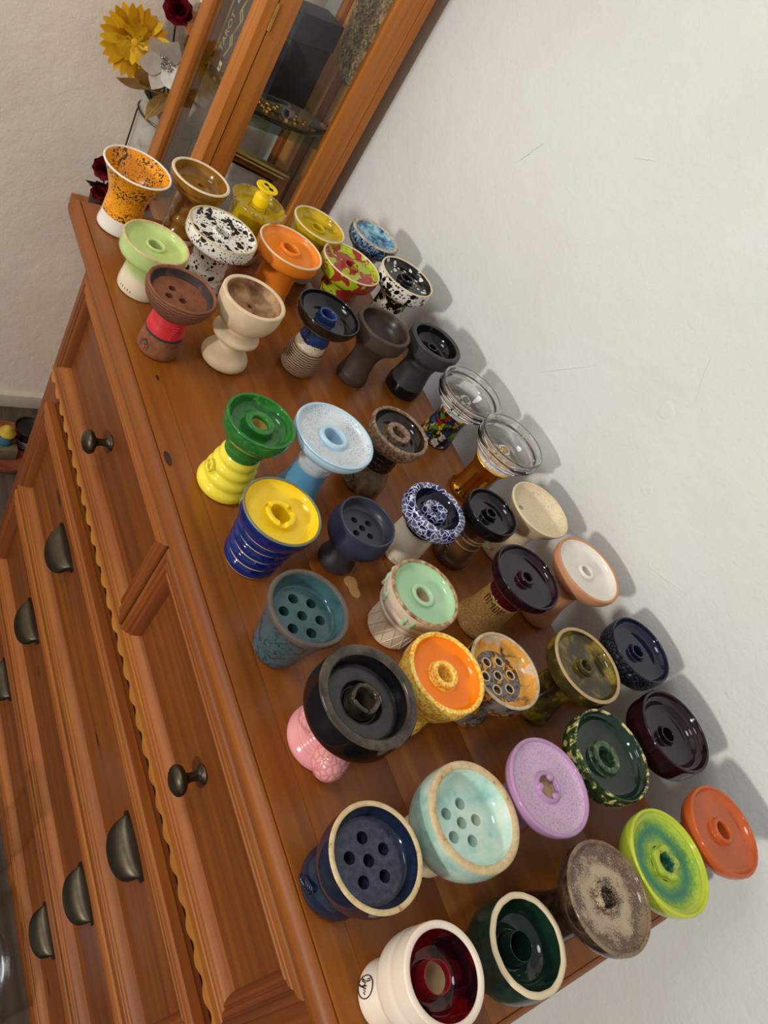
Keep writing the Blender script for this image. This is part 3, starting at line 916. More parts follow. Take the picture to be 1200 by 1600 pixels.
# 21 yellow dish on blue tiers
BLU = mottle('cobalt_blue_glaze', [(.35, rgb(10, 22, 80)), (.6, rgb(18, 40, 112)), (.75, rgb(7, 12, 42))], 110, rough=.1)
YLW = plain('sunny_yellow_glaze', rgb(248, 214, 34), rgb(240, 200, 26), rough=.15)
GRM = plain('grey_green_rim', rgb(122, 124, 98), rgb(100, 104, 84), rough=.3)
b = bowl(-.341, .366, 'sunny yellow dish with notched funnel on a cobalt blue ringed body')
lathe('body', [(0, 0), (25, 0), (27.5, 2), (28.6, 5), (28.2, 10), (25.6, 13.2), (25.8, 15), (29.6, 18), (29.8, 24), (26.8, 27.4), (27, 29), (31, 32), (31.4, 38), (28.4, 41.4), (28.8, 43), (33, 46), (33.4, 51), (31.6, 54), (32.4, 56), (36, 58), (39, 66), (39.7, 75.4)], BLU, b)
for r, z in ((26.2, 14.2), (27.4, 28.3), (29.1, 42.3), (32.4, 55), (26.4, 1.4)):
    tube('ring_line', [(r * math.cos(t) / 1000, r * math.sin(t) / 1000, z / 1000) for t in [2 * math.pi * k / 48 for k in range(48)]], .0006, CREAM, b, 6, True)
top(b, 39.7, 77, 2.8, 11, 28, 15.5, 7.5, 10, GRM, YLW, mod=notch(3, 4, 71, .6, .75))

# 22 indigo with five holes
IND = plain('indigo_matte_glaze', rgb(58, 59, 74), rgb(48, 49, 62), rough=.38, coat=.1)
INS = zsplit('indigo_over_charcoal', rgb(52, 50, 52), rgb(48, 51, 74), 34, 5, 3, rough=.45, coat=.1)
b = bowl(-.331, .464, 'small indigo bowl with five holes in its floor')
lathe('stem', [(0, 0), (19, 0), (20.8, 2.5), (20.5, 9), (17.5, 18), (16, 26), (17.5, 32), (23, 36)], INS, b)
lathe('head', [(23, 36), (29.5, 40), (33.4, 47), (34, 55), (32.6, 64), (31.6, 70.5)], INS, b)
lathe('rim', rim_prof(31.6, 72, 2.6), IND, b, 64)
lathe('dish_wall', [(29, 70.5), (28.2, 64), (26, 60), (24, 59)], IND, b)
floor_holes('dish_floor', 24, 59, hexholes(4, 11.5, 3.7, .5), IND, b)

# 23 blue and white crackle with cream cord
CRK = crackle('blue_white_crackle_glaze', rgb(226, 230, 240), rgb(16, 24, 92), 175, .035)
NVY = plain('navy_black_glaze', rgb(18, 20, 50), rgb(10, 10, 22), rough=.08)
CORD = plain('cream_cord', rgb(236, 224, 202), rgb(222, 208, 182), 300, rough=.8, coat=0)
b = bowl(-.340, .558, 'blue and white crackled bowl on a stem wrapped in cream cord')
lathe('stem', [(0, 0), (24.5, 0), (26, 2), (25.6, 5), (23, 7), (21.4, 45), (20, 47)], CSP, b)
for i in range(24):
    z = 7.2 + i * 1.62; r = 23.2 - .075 * i
    tube('cord_turn', [(r * math.cos(t) / 1000, r * math.sin(t) / 1000, z / 1000) for t in [2 * math.pi * k / 32 for k in range(32)]], .0009, CORD, b, 6, True)
lathe('neck', [(20, 46.5), (21.6, 48), (21, 52), (22, 55)], NVY, b)
lathe('head', [(22, 55), (29, 57), (35.5, 62), (38.2, 68), (38, 75), (36, 80)], CRK, b)
lathe('rim', [(36, 80), (34, 82), (30.5, 82), (28, 80)], CRK, b, 64)
lathe('dish', [(28, 80), (26.5, 76), (23, 70), (19, 68), (15, 69)], NVY, b)
lathe('funnel', [(15, 69), (15.4, 74), (13.5, 78.5), (10, 79), (7, 77.5), (6, 74), (6, 55), (0, 55)], CRK, b)

# 24 black saucer on bronze-brown ringed stem
BRZ = plain('bronze_brown_glaze', rgb(104, 74, 50), rgb(80, 54, 36), rough=.22, coat=.4)
BRZB = plain('pale_bronze_ring', rgb(170, 136, 100), rough=.3)
b = bowl(-.330, .633, 'glossy black bowl on a bronze-brown stem with raised rings')
lathe('stem', [(0, 0), (22.5, 0), (24.3, 2), (24.3, 8), (21.5, 11), (20, 14), (19, 24), (18.2, 34), (19, 36), (18.2, 38), (18, 44), (18.8, 46), (17.8, 48), (17.6, 58), (20, 64)], BRZ, b)
for r, z in ((19.3, 35.5), (18.9, 45.5), (18.8, 50.5)):
    tube('stem_ring', [(r * math.cos(t) / 1000, r * math.sin(t) / 1000, z / 1000) for t in [2 * math.pi * k / 40 for k in range(40)]], .0009, BRZB, b, 6, True)
for pts in ([(-4, 15), (-4, 25), (3, 25), (4, 21), (-2, 20)], [(-6, 14), (5, 14)]):
    tube('emblem', [(.0200 * math.cos(4.75 + u / 20), .0200 * math.sin(4.75 + u / 20), z / 1000) for u, z in pts], .0008, BRZB, b, 6)
lathe('head', [(20, 64), (27, 67), (32, 71), (34, 76), (33.9, 86.4)], BLACKG, b)
top(b, 33.9, 88, 2.6, 10, 24, 8.5, 7, 5.2, BLACKG, BLACKG)

# 25 cream stoneware cone
STN = speck('cream_speckled_stoneware', rgb(228, 212, 178), rgb(176, 142, 96), (420, .2), (700, .28), .5, .55, .1)
b = bowl(-.333, .720, 'cream speckled stoneware bowl by the wall')
lathe('stem', [(0, 0), (24, 0), (26, 3), (25.6, 12), (22.5, 24), (20, 36), (19.5, 48), (21, 56), (25, 60)], STN, b)
lathe('head', [(25, 60), (28, 62), (33, 70), (38.5, 79), (42.1, 86.4)], STN, b)
lathe('rim', rim_prof(42.1, 88, 3), STN, b, 64)
lathe('dish_wall', [(39.1, 86.4), (36, 80), (31, 74.5), (28, 73)], STN, b)
floor_holes('dish_floor', 28, 73, [(-13, -13, 3.6), (5, -19, 3.6)], STN, b)
tube('emblem', [(.0258 * math.cos(4.75 + .22 * math.cos(t)), .0258 * math.sin(4.75 + .22 * math.cos(t)), .014 + .005 * math.sin(t)) for t in [2 * math.pi * k / 24 for k in range(24)]], .0009, STN, b, 6, True)

# 26 black purple saucer on wood-grained stem
PUR = mottle('black_plum_glaze', [(.4, rgb(15, 9, 13)), (.62, rgb(40, 12, 24)), (.75, rgb(12, 8, 10))], 50, rough=.07, coat=.9)
WDG = rings('wood_grain_clay', rgb(164, 124, 66), rgb(200, 158, 94), 3.2, 14, .45, 0, .08)
DRD = plain('dark_red_glaze', rgb(72, 14, 18), rgb(46, 8, 12), rough=.1)
b = bowl(-.239, .620, 'black plum saucer bowl on a wood-grained tan stem')
lathe('stem', [(0, 0), (25, 0), (27.5, 2.5), (27.5, 7), (25, 12), (23.2, 24), (22, 40), (20.6, 58)], WDG, b)
lathe('neck', [(20.6, 58), (19.6, 59), (19.5, 66), (20, 72)], DRD, b)
lathe('head', [(20, 72), (28, 75.5), (36, 81), (40.4, 87), (41.2, 92), (41, 96.3)], PUR, b)
top(b, 41, 98, 2.8, 8, 33, 9.5, 6, 5.4, PUR, PUR)
LETTERS = [[(-7, 46), (-7, 53)], [(-7, 46), (-4.5, 46), (-4.5, 53), (-7, 53)], [(-2.5, 46), (-2.5, 53), (0, 50), (2, 53), (2, 46)], [(4, 46), (6, 46), (6, 53), (4, 53), (4, 46)], [(8, 46), (8, 53)], [(8, 50), (11, 53)]]
for pts in [[(u * 1.5, 47 + (z - 46) * 1.35) for u, z in q] for q in LETTERS]:
    tube('engraved_letter', [(.0219 * math.cos(4.95 + u / 21), .0217 * math.sin(4.95 + u / 21), z / 1000) for u, z in pts], .0005, DRD, b, 5)

# 27 terracotta with white dish
TCO = plain('pink_terracotta', rgb(206, 148, 106), rgb(192, 132, 92), 40, rough=.65, coat=0)
b = bowl(-.239, .724, 'terracotta bowl with a white glazed dish by the wall')
lathe('stem', [(0, 0), (19, 0), (23, 3), (24, 10), (21.5, 20), (18.5, 34), (17.5, 50), (18.5, 62), (22, 70)], TCO, b)
lathe('head', [(22, 70), (30, 75), (38, 82), (43.4, 89), (45, 95), (44.8, 99.4)], TCO, b)
top(b, 44.8, 101, 3.4, 9, 34, 10.5, 5, 6.5, TCO, WHITEG)

# 28 teal cup with seven holes
TEA = marble('teal_veined_glaze', [(.0, rgb(60, 88, 96)), (.44, rgb(66, 96, 104)), (.5, rgb(36, 44, 48)), (.53, rgb(62, 92, 100)), (.8, rgb(52, 80, 90))], 22, 1.5, .18, .5)
TEI = mottle('teal_inner_glaze', [(.35, rgb(70, 102, 106)), (.6, rgb(52, 82, 88)), (.72, rgb(34, 50, 54))], 45, rough=.12)
GBR = plain('grey_brown_clay', rgb(98, 88, 80), rgb(84, 74, 66), rough=.6, coat=0)
b = bowl(-.243, .359, 'teal tapered cup with seven holes and a grey-brown rim')
lathe('body', [(0, 0), (21.5, 0), (23.8, 2.5), (24.3, 8), (27, 22), (31, 42), (34.5, 58), (36.6, 63), (38.2, 66)], TEA, b)
lathe('rim', [(38.2, 66), (38.8, 68), (38.7, 71), (37.5, 72), (35.5, 72), (34.4, 71), (34, 69.5)], GBR, b, 64)
lathe('dish_wall', [(34, 69.5), (32.5, 62), (30.5, 57), (29, 56)], TEI, b)
floor_holes('dish_floor', 29, 56, hexholes(6, 17.5, 4.9, .15), TEI, b)

# 29 mint dish with drips
MNT = plain('mint_glaze', rgb(176, 212, 172), rgb(164, 204, 160), 30, rough=.1)
BRM = mottle('burnt_cream_rim', [(.35, rgb(206, 178, 140)), (.55, rgb(160, 124, 86)), (.7, rgb(84, 58, 40))], 120, rough=.6, coat=0)
PNK = plain('pale_clay', rgb(228, 208, 186), rgb(212, 190, 166), rough=.5, coat=.05)
b = bowl(-.245, .494, 'mint green dish with dripping glaze over a carved cream stem')
lathe('stem', [(0, 0), (22, 0), (24.8, 2), (25.5, 6), (25.2, 20), (25.5, 34), (29, 38)], PNK, b)
lathe('head', [(29, 38), (33, 40), (34.8, 44), (33.8, 47), (36, 50), (37, 54), (35.8, 57), (37.8, 61), (38.9, 66), (38.8, 72)], PNK, b)
top(b, 38.8, 74, 4.0, 9, 29, 13, 4, 8.2, BRM, MNT, drop=2, bore=BISQ)
for i in range(11):
    a_ = 2 * math.pi * i / 11 + .2 * math.sin(i * 2.3); ln = 9 + 7 * ((i * 37) % 10) / 10
    tube('glaze_drip', [(.0385 * math.cos(a_), .0385 * math.sin(a_), .068), (.0386 * math.cos(a_), .0386 * math.sin(a_), .064), (.0372 * math.cos(a_), .0372 * math.sin(a_), .067 - ln * .0006), (.0362 * math.cos(a_), .0362 * math.sin(a_), .067 - ln * .001)], [.0010, .0022, .0018, .0033], MNT, b, 10)
for i in range(14):
    a_ = 2 * math.pi * i / 14
    for s in (-1, 1):
        tube('carved_rib', [(.0253 * math.cos(a_ + s * .45 * k), .0254 * math.sin(a_ + s * .45 * k), .004 + .030 * k) for k in (0, .25, .5, .75, 1)], .0008, PNK, b, 5)

# 30 black bowl on pink fish-tail stem
PINK = plain('rose_pink_glaze', rgb(230, 158, 158), rgb(220, 144, 146), 40, rough=.14)
def scaly_pink():
    a = NM('rose_pink_scales'); e = a.voro(150, 'DISTANCE_TO_EDGE'); a.bump(e, .5, .0022)
    return a.out(a.ramp(e, [(.02, rgb(206, 128, 130)), (.15, rgb(230, 160, 158))]), .16, .5)


PINKS = scaly_pink()
BSH = mottle('black_bronze_sheen', [(.35, rgb(88, 76, 62)), (.55, rgb(58, 50, 42)), (.72, rgb(30, 26, 24))], 70, rough=.15, coat=.6)
DGR = mottle('dark_grey_floor_glaze', [(.35, rgb(58, 55, 52)), (.6, rgb(38, 36, 35)), (.75, rgb(24, 22, 22))], 60, rough=.25)
b = bowl(-.151, .369, 'wide black bowl with notched funnel on a rose pink sculpted tail stem')
lathe('stem', [(0, 0), (29, 0), (31.5, 3), (31.5, 8), (28, 13), (26.6, 14.5), (27.2, 16.5), (25.4, 18), (25.9, 20), (24.2, 21.5), (24.7, 23.5), (23, 25), (23.5, 27), (22, 28.5), (22.4, 31), (21, 33), (21.4, 36), (20.4, 38), (22, 46), (28, 52)], PINK, b, 64)


def lobe(name, m, parent, c, s, rz, tilt, scale=None):
    bm = bmesh.new()
    bmesh.ops.create_uvsphere(bm, u_segments=28, v_segments=18, radius=1)
    for v in bm.verts:
        if scale:
            k = 1 + scale * (math.sin(14 * math.atan2(v.co.y, v.co.x)) * math.sin(12 * v.co.z))
            v.co *= k
    bmesh.ops.scale(bm, verts=bm.verts, vec=tuple(q / 1000 for q in s))
    bmesh.ops.rotate(bm, verts=bm.verts, cent=(0, 0, 0), matrix=(Matrix.Rotation(rz, 3, 'Z') @ Matrix.Rotation(tilt, 3, 'Y')))
    bmesh.ops.translate(bm, verts=bm.verts, vec=tuple(q / 1000 for q in c))
    return mesh_obj(name, finish(bm, name, 70), m, parent)


lobe('tail_lobe', PINKS, b, (20, -6, 20), (23, 17, 19), -.5, .25)
lobe('tail_lobe', PINKS, b, (-6, -24, 40), (13, 10, 15), .3, .4)
lathe('head', [(28, 52), (37, 54), (43.5, 58), (45.8, 64), (46, 76), (45.2, 89)], BLACKG, b, 64)
lathe('rim', [(45.2, 89), (44, 90.6), (40.5, 91), (37.5, 90), (36, 88)], BSH, b, 64)
lathe('dish_wall', [(36, 88), (35.2, 84), (34.6, 79), (33.6, 76.5)], BLACKG, b, 64)
lathe('dish', [(33.6, 76.5), (32.4, 77.5), (28, 77.8), (20, 77.6), (18.6, 76.5)], DGR, b, 64)
lathe('groove', [(18.6, 76.5), (18, 72), (16, 70.5), (14.4, 72)], BLACKG, b, 64)
lathe('funnel', [(14.4, 72), (14, 78), (13.6, 84), (11.5, 85.6), (9.4, 84.8), (8.6, 82), (8.2, 60), (0, 60)], BSH, b, 64, mod=notch(4, 1.8, 79, .7, .82))

# 31 orange dish with yellow speckled rim
ORD = plain('tangerine_glaze', rgb(255, 140, 0), rgb(246, 124, 0), 30, rough=.1)
YSK = mottle('yellow_orange_speckled_glaze', [(.42, rgb(252, 226, 130)), (.52, rgb(248, 196, 70)), (.6, rgb(242, 150, 14))], 380, 5, .14)
b = bowl(-.159, .465, 'tangerine dish with a speckled yellow rim and ringed yellow stem')
lathe('stem', [(0, 0), (24, 0), (26.5, 2.5), (26.5, 7), (24, 10), (25.5, 14), (25, 19), (23, 22), (25, 26), (24.8, 32), (23.5, 35), (26, 39), (29, 46)], YSK, b)
lathe('head', [(29, 46), (33.5, 49), (33, 53), (36.5, 57), (36, 61), (39, 66), (40.3, 73), (40.2, 83.4)], YSK, b)
top(b, 40.2, 85, 4.8, 10, 27, 13.5, 6, 8.4, YSK, ORD, YSK, 2.2)

# 32 orange and black marbled, seven holes
MBL = marble('orange_black_marbled_glaze', [(.25, rgb(28, 24, 22)), (.42, rgb(120, 112, 108)), (.5, rgb(36, 30, 28)), (.56, rgb(226, 152, 40)), (.68, rgb(214, 136, 34)), (.76, rgb(40, 34, 30))], 26, 1.6)
b = bowl(-.152, .544, 'orange, grey and black marbled bowl with seven raised-edge holes')
lathe('stem', [(0, 0), (23, 0), (26.5, 3), (28, 9), (26.5, 16), (24, 20), (25, 26), (23.5, 32), (24, 38), (27, 43)], MBL, b)
lathe('head', [(27, 43), (33, 47), (38, 54), (40.3, 62), (40.8, 76.4)], MBL, b)
lathe('rim', rim_prof(40.8, 78, 3.6), BGR, b, 64)
lathe('dish_wall', [(37.2, 76.4), (35, 70), (30, 65), (27, 64)], marble('orange_grey_wall_glaze', [(.3, rgb(60, 52, 46)), (.4, rgb(206, 150, 70)), (.52, rgb(228, 158, 44)), (.62, rgb(206, 196, 184)), (.8, rgb(222, 150, 40))], 24, 1.4), b)
HH = hexholes(6, 16.5, 4.4, .4)
floor_holes('dish_floor', 27, 64, HH, MBL, b)
for cx, cy, r in HH:
    tube('hole_lip', [((cx + (r + .4) * math.cos(t)) / 1000, (cy + (r + .4) * math.sin(t)) / 1000, .0642) for t in [2 * math.pi * k / 18 for k in range(18)]], .0008, CREAM, b, 6, True)

# 33 olive
OLV = mottle('olive_mottled_glaze', [(.3, rgb(44, 37, 22)), (.5, rgb(66, 56, 24)), (.64, rgb(136, 116, 34)), (.78, rgb(40, 34, 24))], 45, 4, .08, .8)
b = bowl(-.135, .644, 'mottled olive green saucer bowl with a beige rim')
lathe('stem', [(0, 0), (25, 0), (27.5, 3), (26.5, 9), (23, 20), (20.5, 36), (20, 52), (21, 62), (25, 68)], OLV, b)
lathe('head', [(25, 68), (33, 70.5), (40, 74), (42.6, 79), (42.8, 91.4)], OLV, b)
top(b, 42.8, 93, 4, 9, 33, 9.5, 6, 5.8, plain('beige_rim', rgb(186, 160, 118), rgb(170, 142, 100), rough=.45, coat=.1), OLV, OLV)

# 34 navy with scaly side
NAV = mottle('navy_glaze', [(.35, rgb(12, 17, 34)), (.6, rgb(22, 30, 54)), (.75, rgb(8, 9, 18))], 40, rough=.06, coat=.9)
def scales():
    a = NM('navy_scaly_glaze'); e = a.voro(230, 'DISTANCE_TO_EDGE'); a.bump(e, 1.0, .003)
    return a.out(a.ramp(e, [(.03, rgb(8, 9, 14)), (.2, rgb(36, 42, 58))]), .2, .5)
SCL = scales()
DGM = plain('charcoal_foot', rgb(50, 48, 50), rough=.4, coat=.1)
b = bowl(-.1355, .7305, 'navy saucer bowl with a scaly side by the wall')
lathe('stem', [(0, 0), (19, 0), (20, 3), (20, 10), (19, 24), (17, 40), (18, 58), (22, 69)], DGM, b)
lathe('head', [(22, 69), (30, 72), (37, 76), (39.9, 82), (40, 100.4)], SCL, b)
top(b, 40, 102, 2.6, 10, 30, 9.5, 5, 6.4, NAV, NAV)

# 35 dark plum
PLM = plain('dark_plum_glaze', rgb(38, 15, 19), rgb(26, 10, 13), 40, rough=.08, coat=.8)
b = bowl(-.047, .712, 'dark plum bowl with a stepped inside by the wall')
lathe('stem', [(0, 0), (25, 0), (26.5, 3), (25, 12), (21, 26), (19, 44), (20, 58), (24, 66)], PLM, b)
lathe('head', [(24, 66), (34, 68), (41, 71), (44.4, 76), (45, 84), (44.6, 98.4)], PLM, b)
lathe('rim', rim_prof(44.6, 100, 3.6, 2), PLM, b, 64)
lathe('dish', [(41, 98), (39.6, 94), (37.8, 92.5), (35.5, 92), (33.5, 88), (31, 85.5), (26, 85), (16, 84), (9, 84)], PLM, b, 64)
lathe('funnel', spire_prof(84, 9.5, 5, 6.8), PLM, b)

# 36 dark green with cream flecked rim
DGN = mottle('bottle_green_glaze', [(.35, rgb(14, 32, 25)), (.6, rgb(26, 50, 36)), (.78, rgb(10, 22, 18))], 50, rough=.06, coat=.9)
DGF = mottle('green_cream_flecked_glaze', [(.38, rgb(28, 46, 30)), (.53, rgb(56, 76, 40)), (.60, rgb(206, 194, 126)), (.72, rgb(226, 214, 156))], 120, 5, .15, .6, .5, .4)
DGS = mottle('green_flecked_funnel', [(.4, rgb(40, 64, 50)), (.58, rgb(84, 104, 74)), (.72, rgb(170, 168, 116))], 170, 5, .12, .7)
b = bowl(-.048, .613, 'bottle green bowl with a cream-flecked rim and wide funnel')
lathe('stem', [(0, 0), (25, 0), (26.5, 3), (25, 14), (22, 30), (21.5, 46), (25, 56)], DGN, b)
lathe('head', [(25, 56), (35, 60), (42, 66), (45.4, 74), (45.2, 88)], DGF, b)
lathe('rim', rim_prof(45.2, 90, 2.6, 2), DGF, b, 64)
lathe('dish', [(42.6, 88), (41, 85), (39.5, 84.2), (38, 80), (34, 77), (24, 76), (16.5, 76)], DGN, b, 64)
lathe('funnel', spire_prof(76, 16.5, 6, 10), DGS, b)

# 37 lilac
LIL = mottle('lilac_speckled_glaze', [(.38, rgb(190, 150, 186)), (.52, rgb(208, 182, 204)), (.64, rgb(168, 126, 164))], 560, 5, .14)
LILP = plain('lilac_glaze', rgb(186, 144, 182), rgb(174, 132, 172), 40, rough=.12)
b = bowl(-.042, .520, 'lilac speckled saucer bowl with three small beads round its opening')
lathe('stem', [(0, 0), (24, 0), (26, 3), (24, 14), (20.5, 30), (20, 46), (22, 58)], LILP, b)
lathe('head', [(22, 58), (30, 62), (38, 69), (42.6, 77), (43.4, 83.4)], LILP, b)
top(b, 43.4, 85, 4, 5, 34, 13.5, 2.4, 10, LILP, LIL, LILP, 2, bore=BISQ)
for i in range(3):
    a_ = .25 + 2 * math.pi * i / 3
    lobe('bead', LILP, b, (9.6 * math.cos(a_), 9.6 * math.sin(a_), 81.6), (3.5, 3.5, 3.0), 0, 0)

# 38 navy with six holes and a rose
NVR = mottle('navy_rose_glaze', [(.35, rgb(14, 21, 38)), (.58, rgb(26, 38, 60)), (.75, rgb(9, 11, 20))], 55, rough=.1, coat=.7)
NVF = mottle('slate_blue_floor_glaze', [(.35, rgb(64, 70, 92)), (.55, rgb(44, 50, 70)), (.72, rgb(26, 30, 46))], 200, 5, .18, .5)
b = bowl(-.041, .335, 'navy bowl with six holes, a beige rim and a moulded rose on its foot')
lathe('foot', [(0, 0), (24, 0), (27.5, 3), (28.8, 10), (27.5, 18), (24.5, 24), (23.5, 27)], NVR, b)
lathe('head', [(23.5, 27), (26, 30), (31, 36), (35.5, 45), (38.2, 56), (38.9, 71.4)], NVR, b)
lathe('rim', rim_prof(38.9, 73, 4.2), TANRIM, b, 64)
lathe('dish_wall', [(34.7, 71.4), (33.5, 66), (31, 61), (29.5, 60.2), (28.5, 60)], NVR, b)
floor_holes('dish_floor', 28.5, 60, hexholes(5, 16, 4.7, .55), NVF, b)
for k, rr in enumerate((2, 4, 6, 8)):
    tube('rose_petal', [(.0288 * math.cos(4.55 + rr / 29 * math.cos(t) * (1 + .1 * math.sin(3 * t + k))), .0288 * math.sin(4.55 + rr / 29 * math.cos(t)), .0145 + rr / 1000 * math.sin(t + .3 * k)) for t in [2 * math.pi * q / 22 for q in range(22)]], .0011, NVR, b, 6, True)

# 39 celadon with six holes
CEL = mottle('celadon_glaze', [(.3, rgb(214, 222, 206)), (.5, rgb(182, 210, 196)), (.65, rgb(140, 182, 168)), (.8, rgb(206, 220, 208))], 30, 3, .1, .8)
CELF = mottle('celadon_floor_glaze', [(.35, rgb(224, 232, 218)), (.55, rgb(184, 218, 206)), (.7, rgb(138, 190, 178))], 32, 3, .08, .9)
b = bowl(-.042, .432, 'pale celadon round bowl with six holes and a broad beige rim')
lathe('stem', [(0, 0), (25, 0), (27, 3), (26, 8), (22, 14), (20.5, 22), (22, 28)], CREAM, b)
lathe('head', [(22, 28), (30, 31), (38, 38), (43, 48), (45.4, 60), (45, 71), (44.2, 77)], CEL, b)
lathe('rim', rim_prof(44.2, 79, 7, 2), TANRIM, b, 64)
lathe('dish_wall', [(37.2, 77), (36, 70), (32, 63), (27, 59.6), (24, 59)], CELF, b)
floor_holes('dish_floor', 24, 59, hexholes(5, 15.5, 4.9, .2), CELF, b)

# 40 white with red inside
REDI = marble('red_black_inner_glaze', [(.3, rgb(130, 8, 18)), (.42, rgb(96, 8, 16)), (.5, rgb(30, 10, 14)), (.8, rgb(16, 10, 12))], 13, 1.0, .05, 1.0)
RED = plain('crimson_glaze', rgb(150, 18, 28), rgb(128, 12, 20), 30, rough=.08, coat=.9)
IVO = plain('ivory_glaze', rgb(236, 222, 204), rgb(228, 210, 190), 30, rough=.35, coat=.2)
INK = plain('ink_line', rgb(30, 24, 28), rough=.5, coat=0)
b = bowl(.043, .349, 'ivory bowl with a crimson and black inside and an inked oval logo on the foot')
lathe('foot', [(0, 0), (22, 0), (24, 2), (24.2, 5), (22.5, 12), (18.5, 22), (17, 28), (19, 34)], IVO, b)
lathe('head', [(19, 34), (27, 37), (32, 41), (34, 47), (34.2, 58), (33.2, 62), (33.6, 66), (33, 77.4)], IVO, b)
lathe('rim', rim_prof(33, 79, 5.4, 2), IVO, b, 64)
lathe('dish', [(27.6, 77), (27, 70), (25, 62), (20, 57), (15, 55), (13, 55)], REDI, b, 64)
funnel(b, 55, 11.5, 14, 9.8, RED, BISQ)


def on_foot(u, z):
    rz = 24.4 - max(0, z - 5) * .30
    a_ = 4.18 + u / 22
    return ((rz + .1) * math.cos(a_) / 1000, (rz + .1) * math.sin(a_) / 1000, z / 1000)


tube('logo_oval', [on_foot(7.2 * math.cos(t), 10.5 + 7 * math.sin(t)) for t in [2 * math.pi * k / 30 for k in range(30)]], .00045, INK, b, 5, True)
tube('logo_script', [on_foot(u, z) for u, z in [(-4.5, 12), (-5, 14), (-3.4, 14.5), (-3, 12), (-4.4, 8), (-5, 6.5), (-3.4, 7.5), (-2, 11), (-1.2, 9.5), (-.2, 12), (-.4, 6), (-1.4, 5), (0, 7.5), (1.6, 11.5), (2, 9), (3.2, 11.2), (3.6, 9), (5, 10.5)]], .0005, INK, b, 5)

# 41 dark green with cream rim
b = bowl(.053, .438, 'bottle green bowl with a rough cream rim and tall funnel at the near end')
FGN = mottle('forest_green_glaze', [(.35, rgb(18, 34, 29)), (.6, rgb(34, 54, 40)), (.78, rgb(12, 22, 20))], 120, 5, .25, .5)
lathe('foot', [(0, 0), (22, 0), (23, 3), (21, 10), (18, 18), (20, 24)], FGN, b)
lathe('head', [(20, 24), (28, 28), (34, 35), (36.8, 44), (36.8, 58), (35.7, 68)], FGN, b)
lathe('rim', rim_prof(35.7, 70, 5, 2), CREAM, b, 64, mod=lambda t, r, z: (r + .12 * math.sin(9 * t) + .12 * math.sin(17 * t), z))
lathe('dish', [(30.7, 68), (30, 60), (27, 52), (20, 47), (15, 46), (13, 46)], DGN, b, 64)
lathe('funnel', spire_prof(46, 11.5, 14, 9.6, 12), DGN, b)

# 42 brown speckled saucer
BSK = radial('brown_cream_speckled_glaze', [(.12, rgb(58, 42, 34)), (.24, rgb(112, 90, 72)), (.36, rgb(186, 168, 138)), (.58, rgb(176, 156, 126)), (.74, rgb(104, 84, 68)), (.86, rgb(84, 66, 54)), (.95, rgb(132, 112, 90))], 44, .5, 900, 70)
BSD = mottle('dark_umber_glaze', [(.4, rgb(34, 24, 20)), (.62, rgb(70, 52, 40)), (.75, rgb(120, 98, 76))], 130, 5, .15, .6)
b = bowl(.050, .515, 'brown and cream speckled saucer bowl with a ragged funnel at the near end')
lathe('stem', [(0, 0), (25, 0), (26.5, 3), (24, 14), (20, 30), (19, 48), (22, 62)], BSD, b)
lathe('head', [(22, 62), (30, 67), (38, 75), (42.6, 84), (43.2, 93.2)], BSD, b)
top(b, 43.2, 95, 3.6, 7, 34, 11.5, 5, 7.5, BSK, BSK, BSK, 2, mod=notch(2, 3, 88, 1.0, .2))

# 43 lime and teal
LMT = radial('lime_teal_crystal_glaze', [(.14, rgb(34, 104, 84)), (.24, rgb(170, 186, 60)), (.36, rgb(158, 184, 56)), (.47, rgb(92, 150, 64)), (.58, rgb(40, 116, 100)), (.68, rgb(84, 146, 66)), (.82, rgb(172, 192, 58)), (.95, rgb(190, 202, 66))], 46, .14, 420, 60)
LMR = plain('lime_rim_glaze', rgb(196, 206, 66), rgb(176, 192, 58), 40, rough=.12)
b = bowl(.050, .606, 'lime and teal bowl with a scalloped funnel at the near end')
lathe('stem', [(0, 0), (25, 0), (26.5, 3), (24, 14), (20, 30), (19.5, 48), (23, 60)], LMT, b)
lathe('head', [(23, 60), (32, 65), (40, 74), (44.6, 84), (45.1, 93.2)], LMR, b)
lathe('rim', rim_prof(45.1, 95, 3.2, 2), LMR, b, 64)
lathe('dish', [(41.9, 93), (41, 90.5), (38, 91), (35.5, 88), (32, 86), (24, 85.6), (15, 86)], LMT, b, 64)
lathe('funnel', spire_prof(86, 14, 5, 8), LMT, b, 64, mod=lambda t, r, z: (r * (1 + .10 * math.cos(5 * t)), z + (.8 * math.cos(5 * t) if z > 88 else 0)))

# 44 plain terracotta orange
TRO = plain('burnt_orange_glaze', rgb(196, 96, 46), rgb(184, 84, 38), 30, rough=.12, coat=.6)
DST = plain('dark_brown_stem_glaze', rgb(64, 36, 26), rough=.15)
b = bowl(.050, .697, 'plain burnt orange saucer bowl by the wall at the near end')
lathe('stem', [(0, 0), (25, 0), (26.5, 3), (24, 14), (20, 30), (19, 50), (21, 66), (24, 72)], DST, b)
lathe('head', [(24, 72), (31, 75), (38, 82), (42, 90), (42.8, 96), (42.4, 98.6)], TRO, b)
top(b, 42.4, 100, 3.4, 6.5, 34, 12, 5, 8, TRO, TRO, None, 1.8)

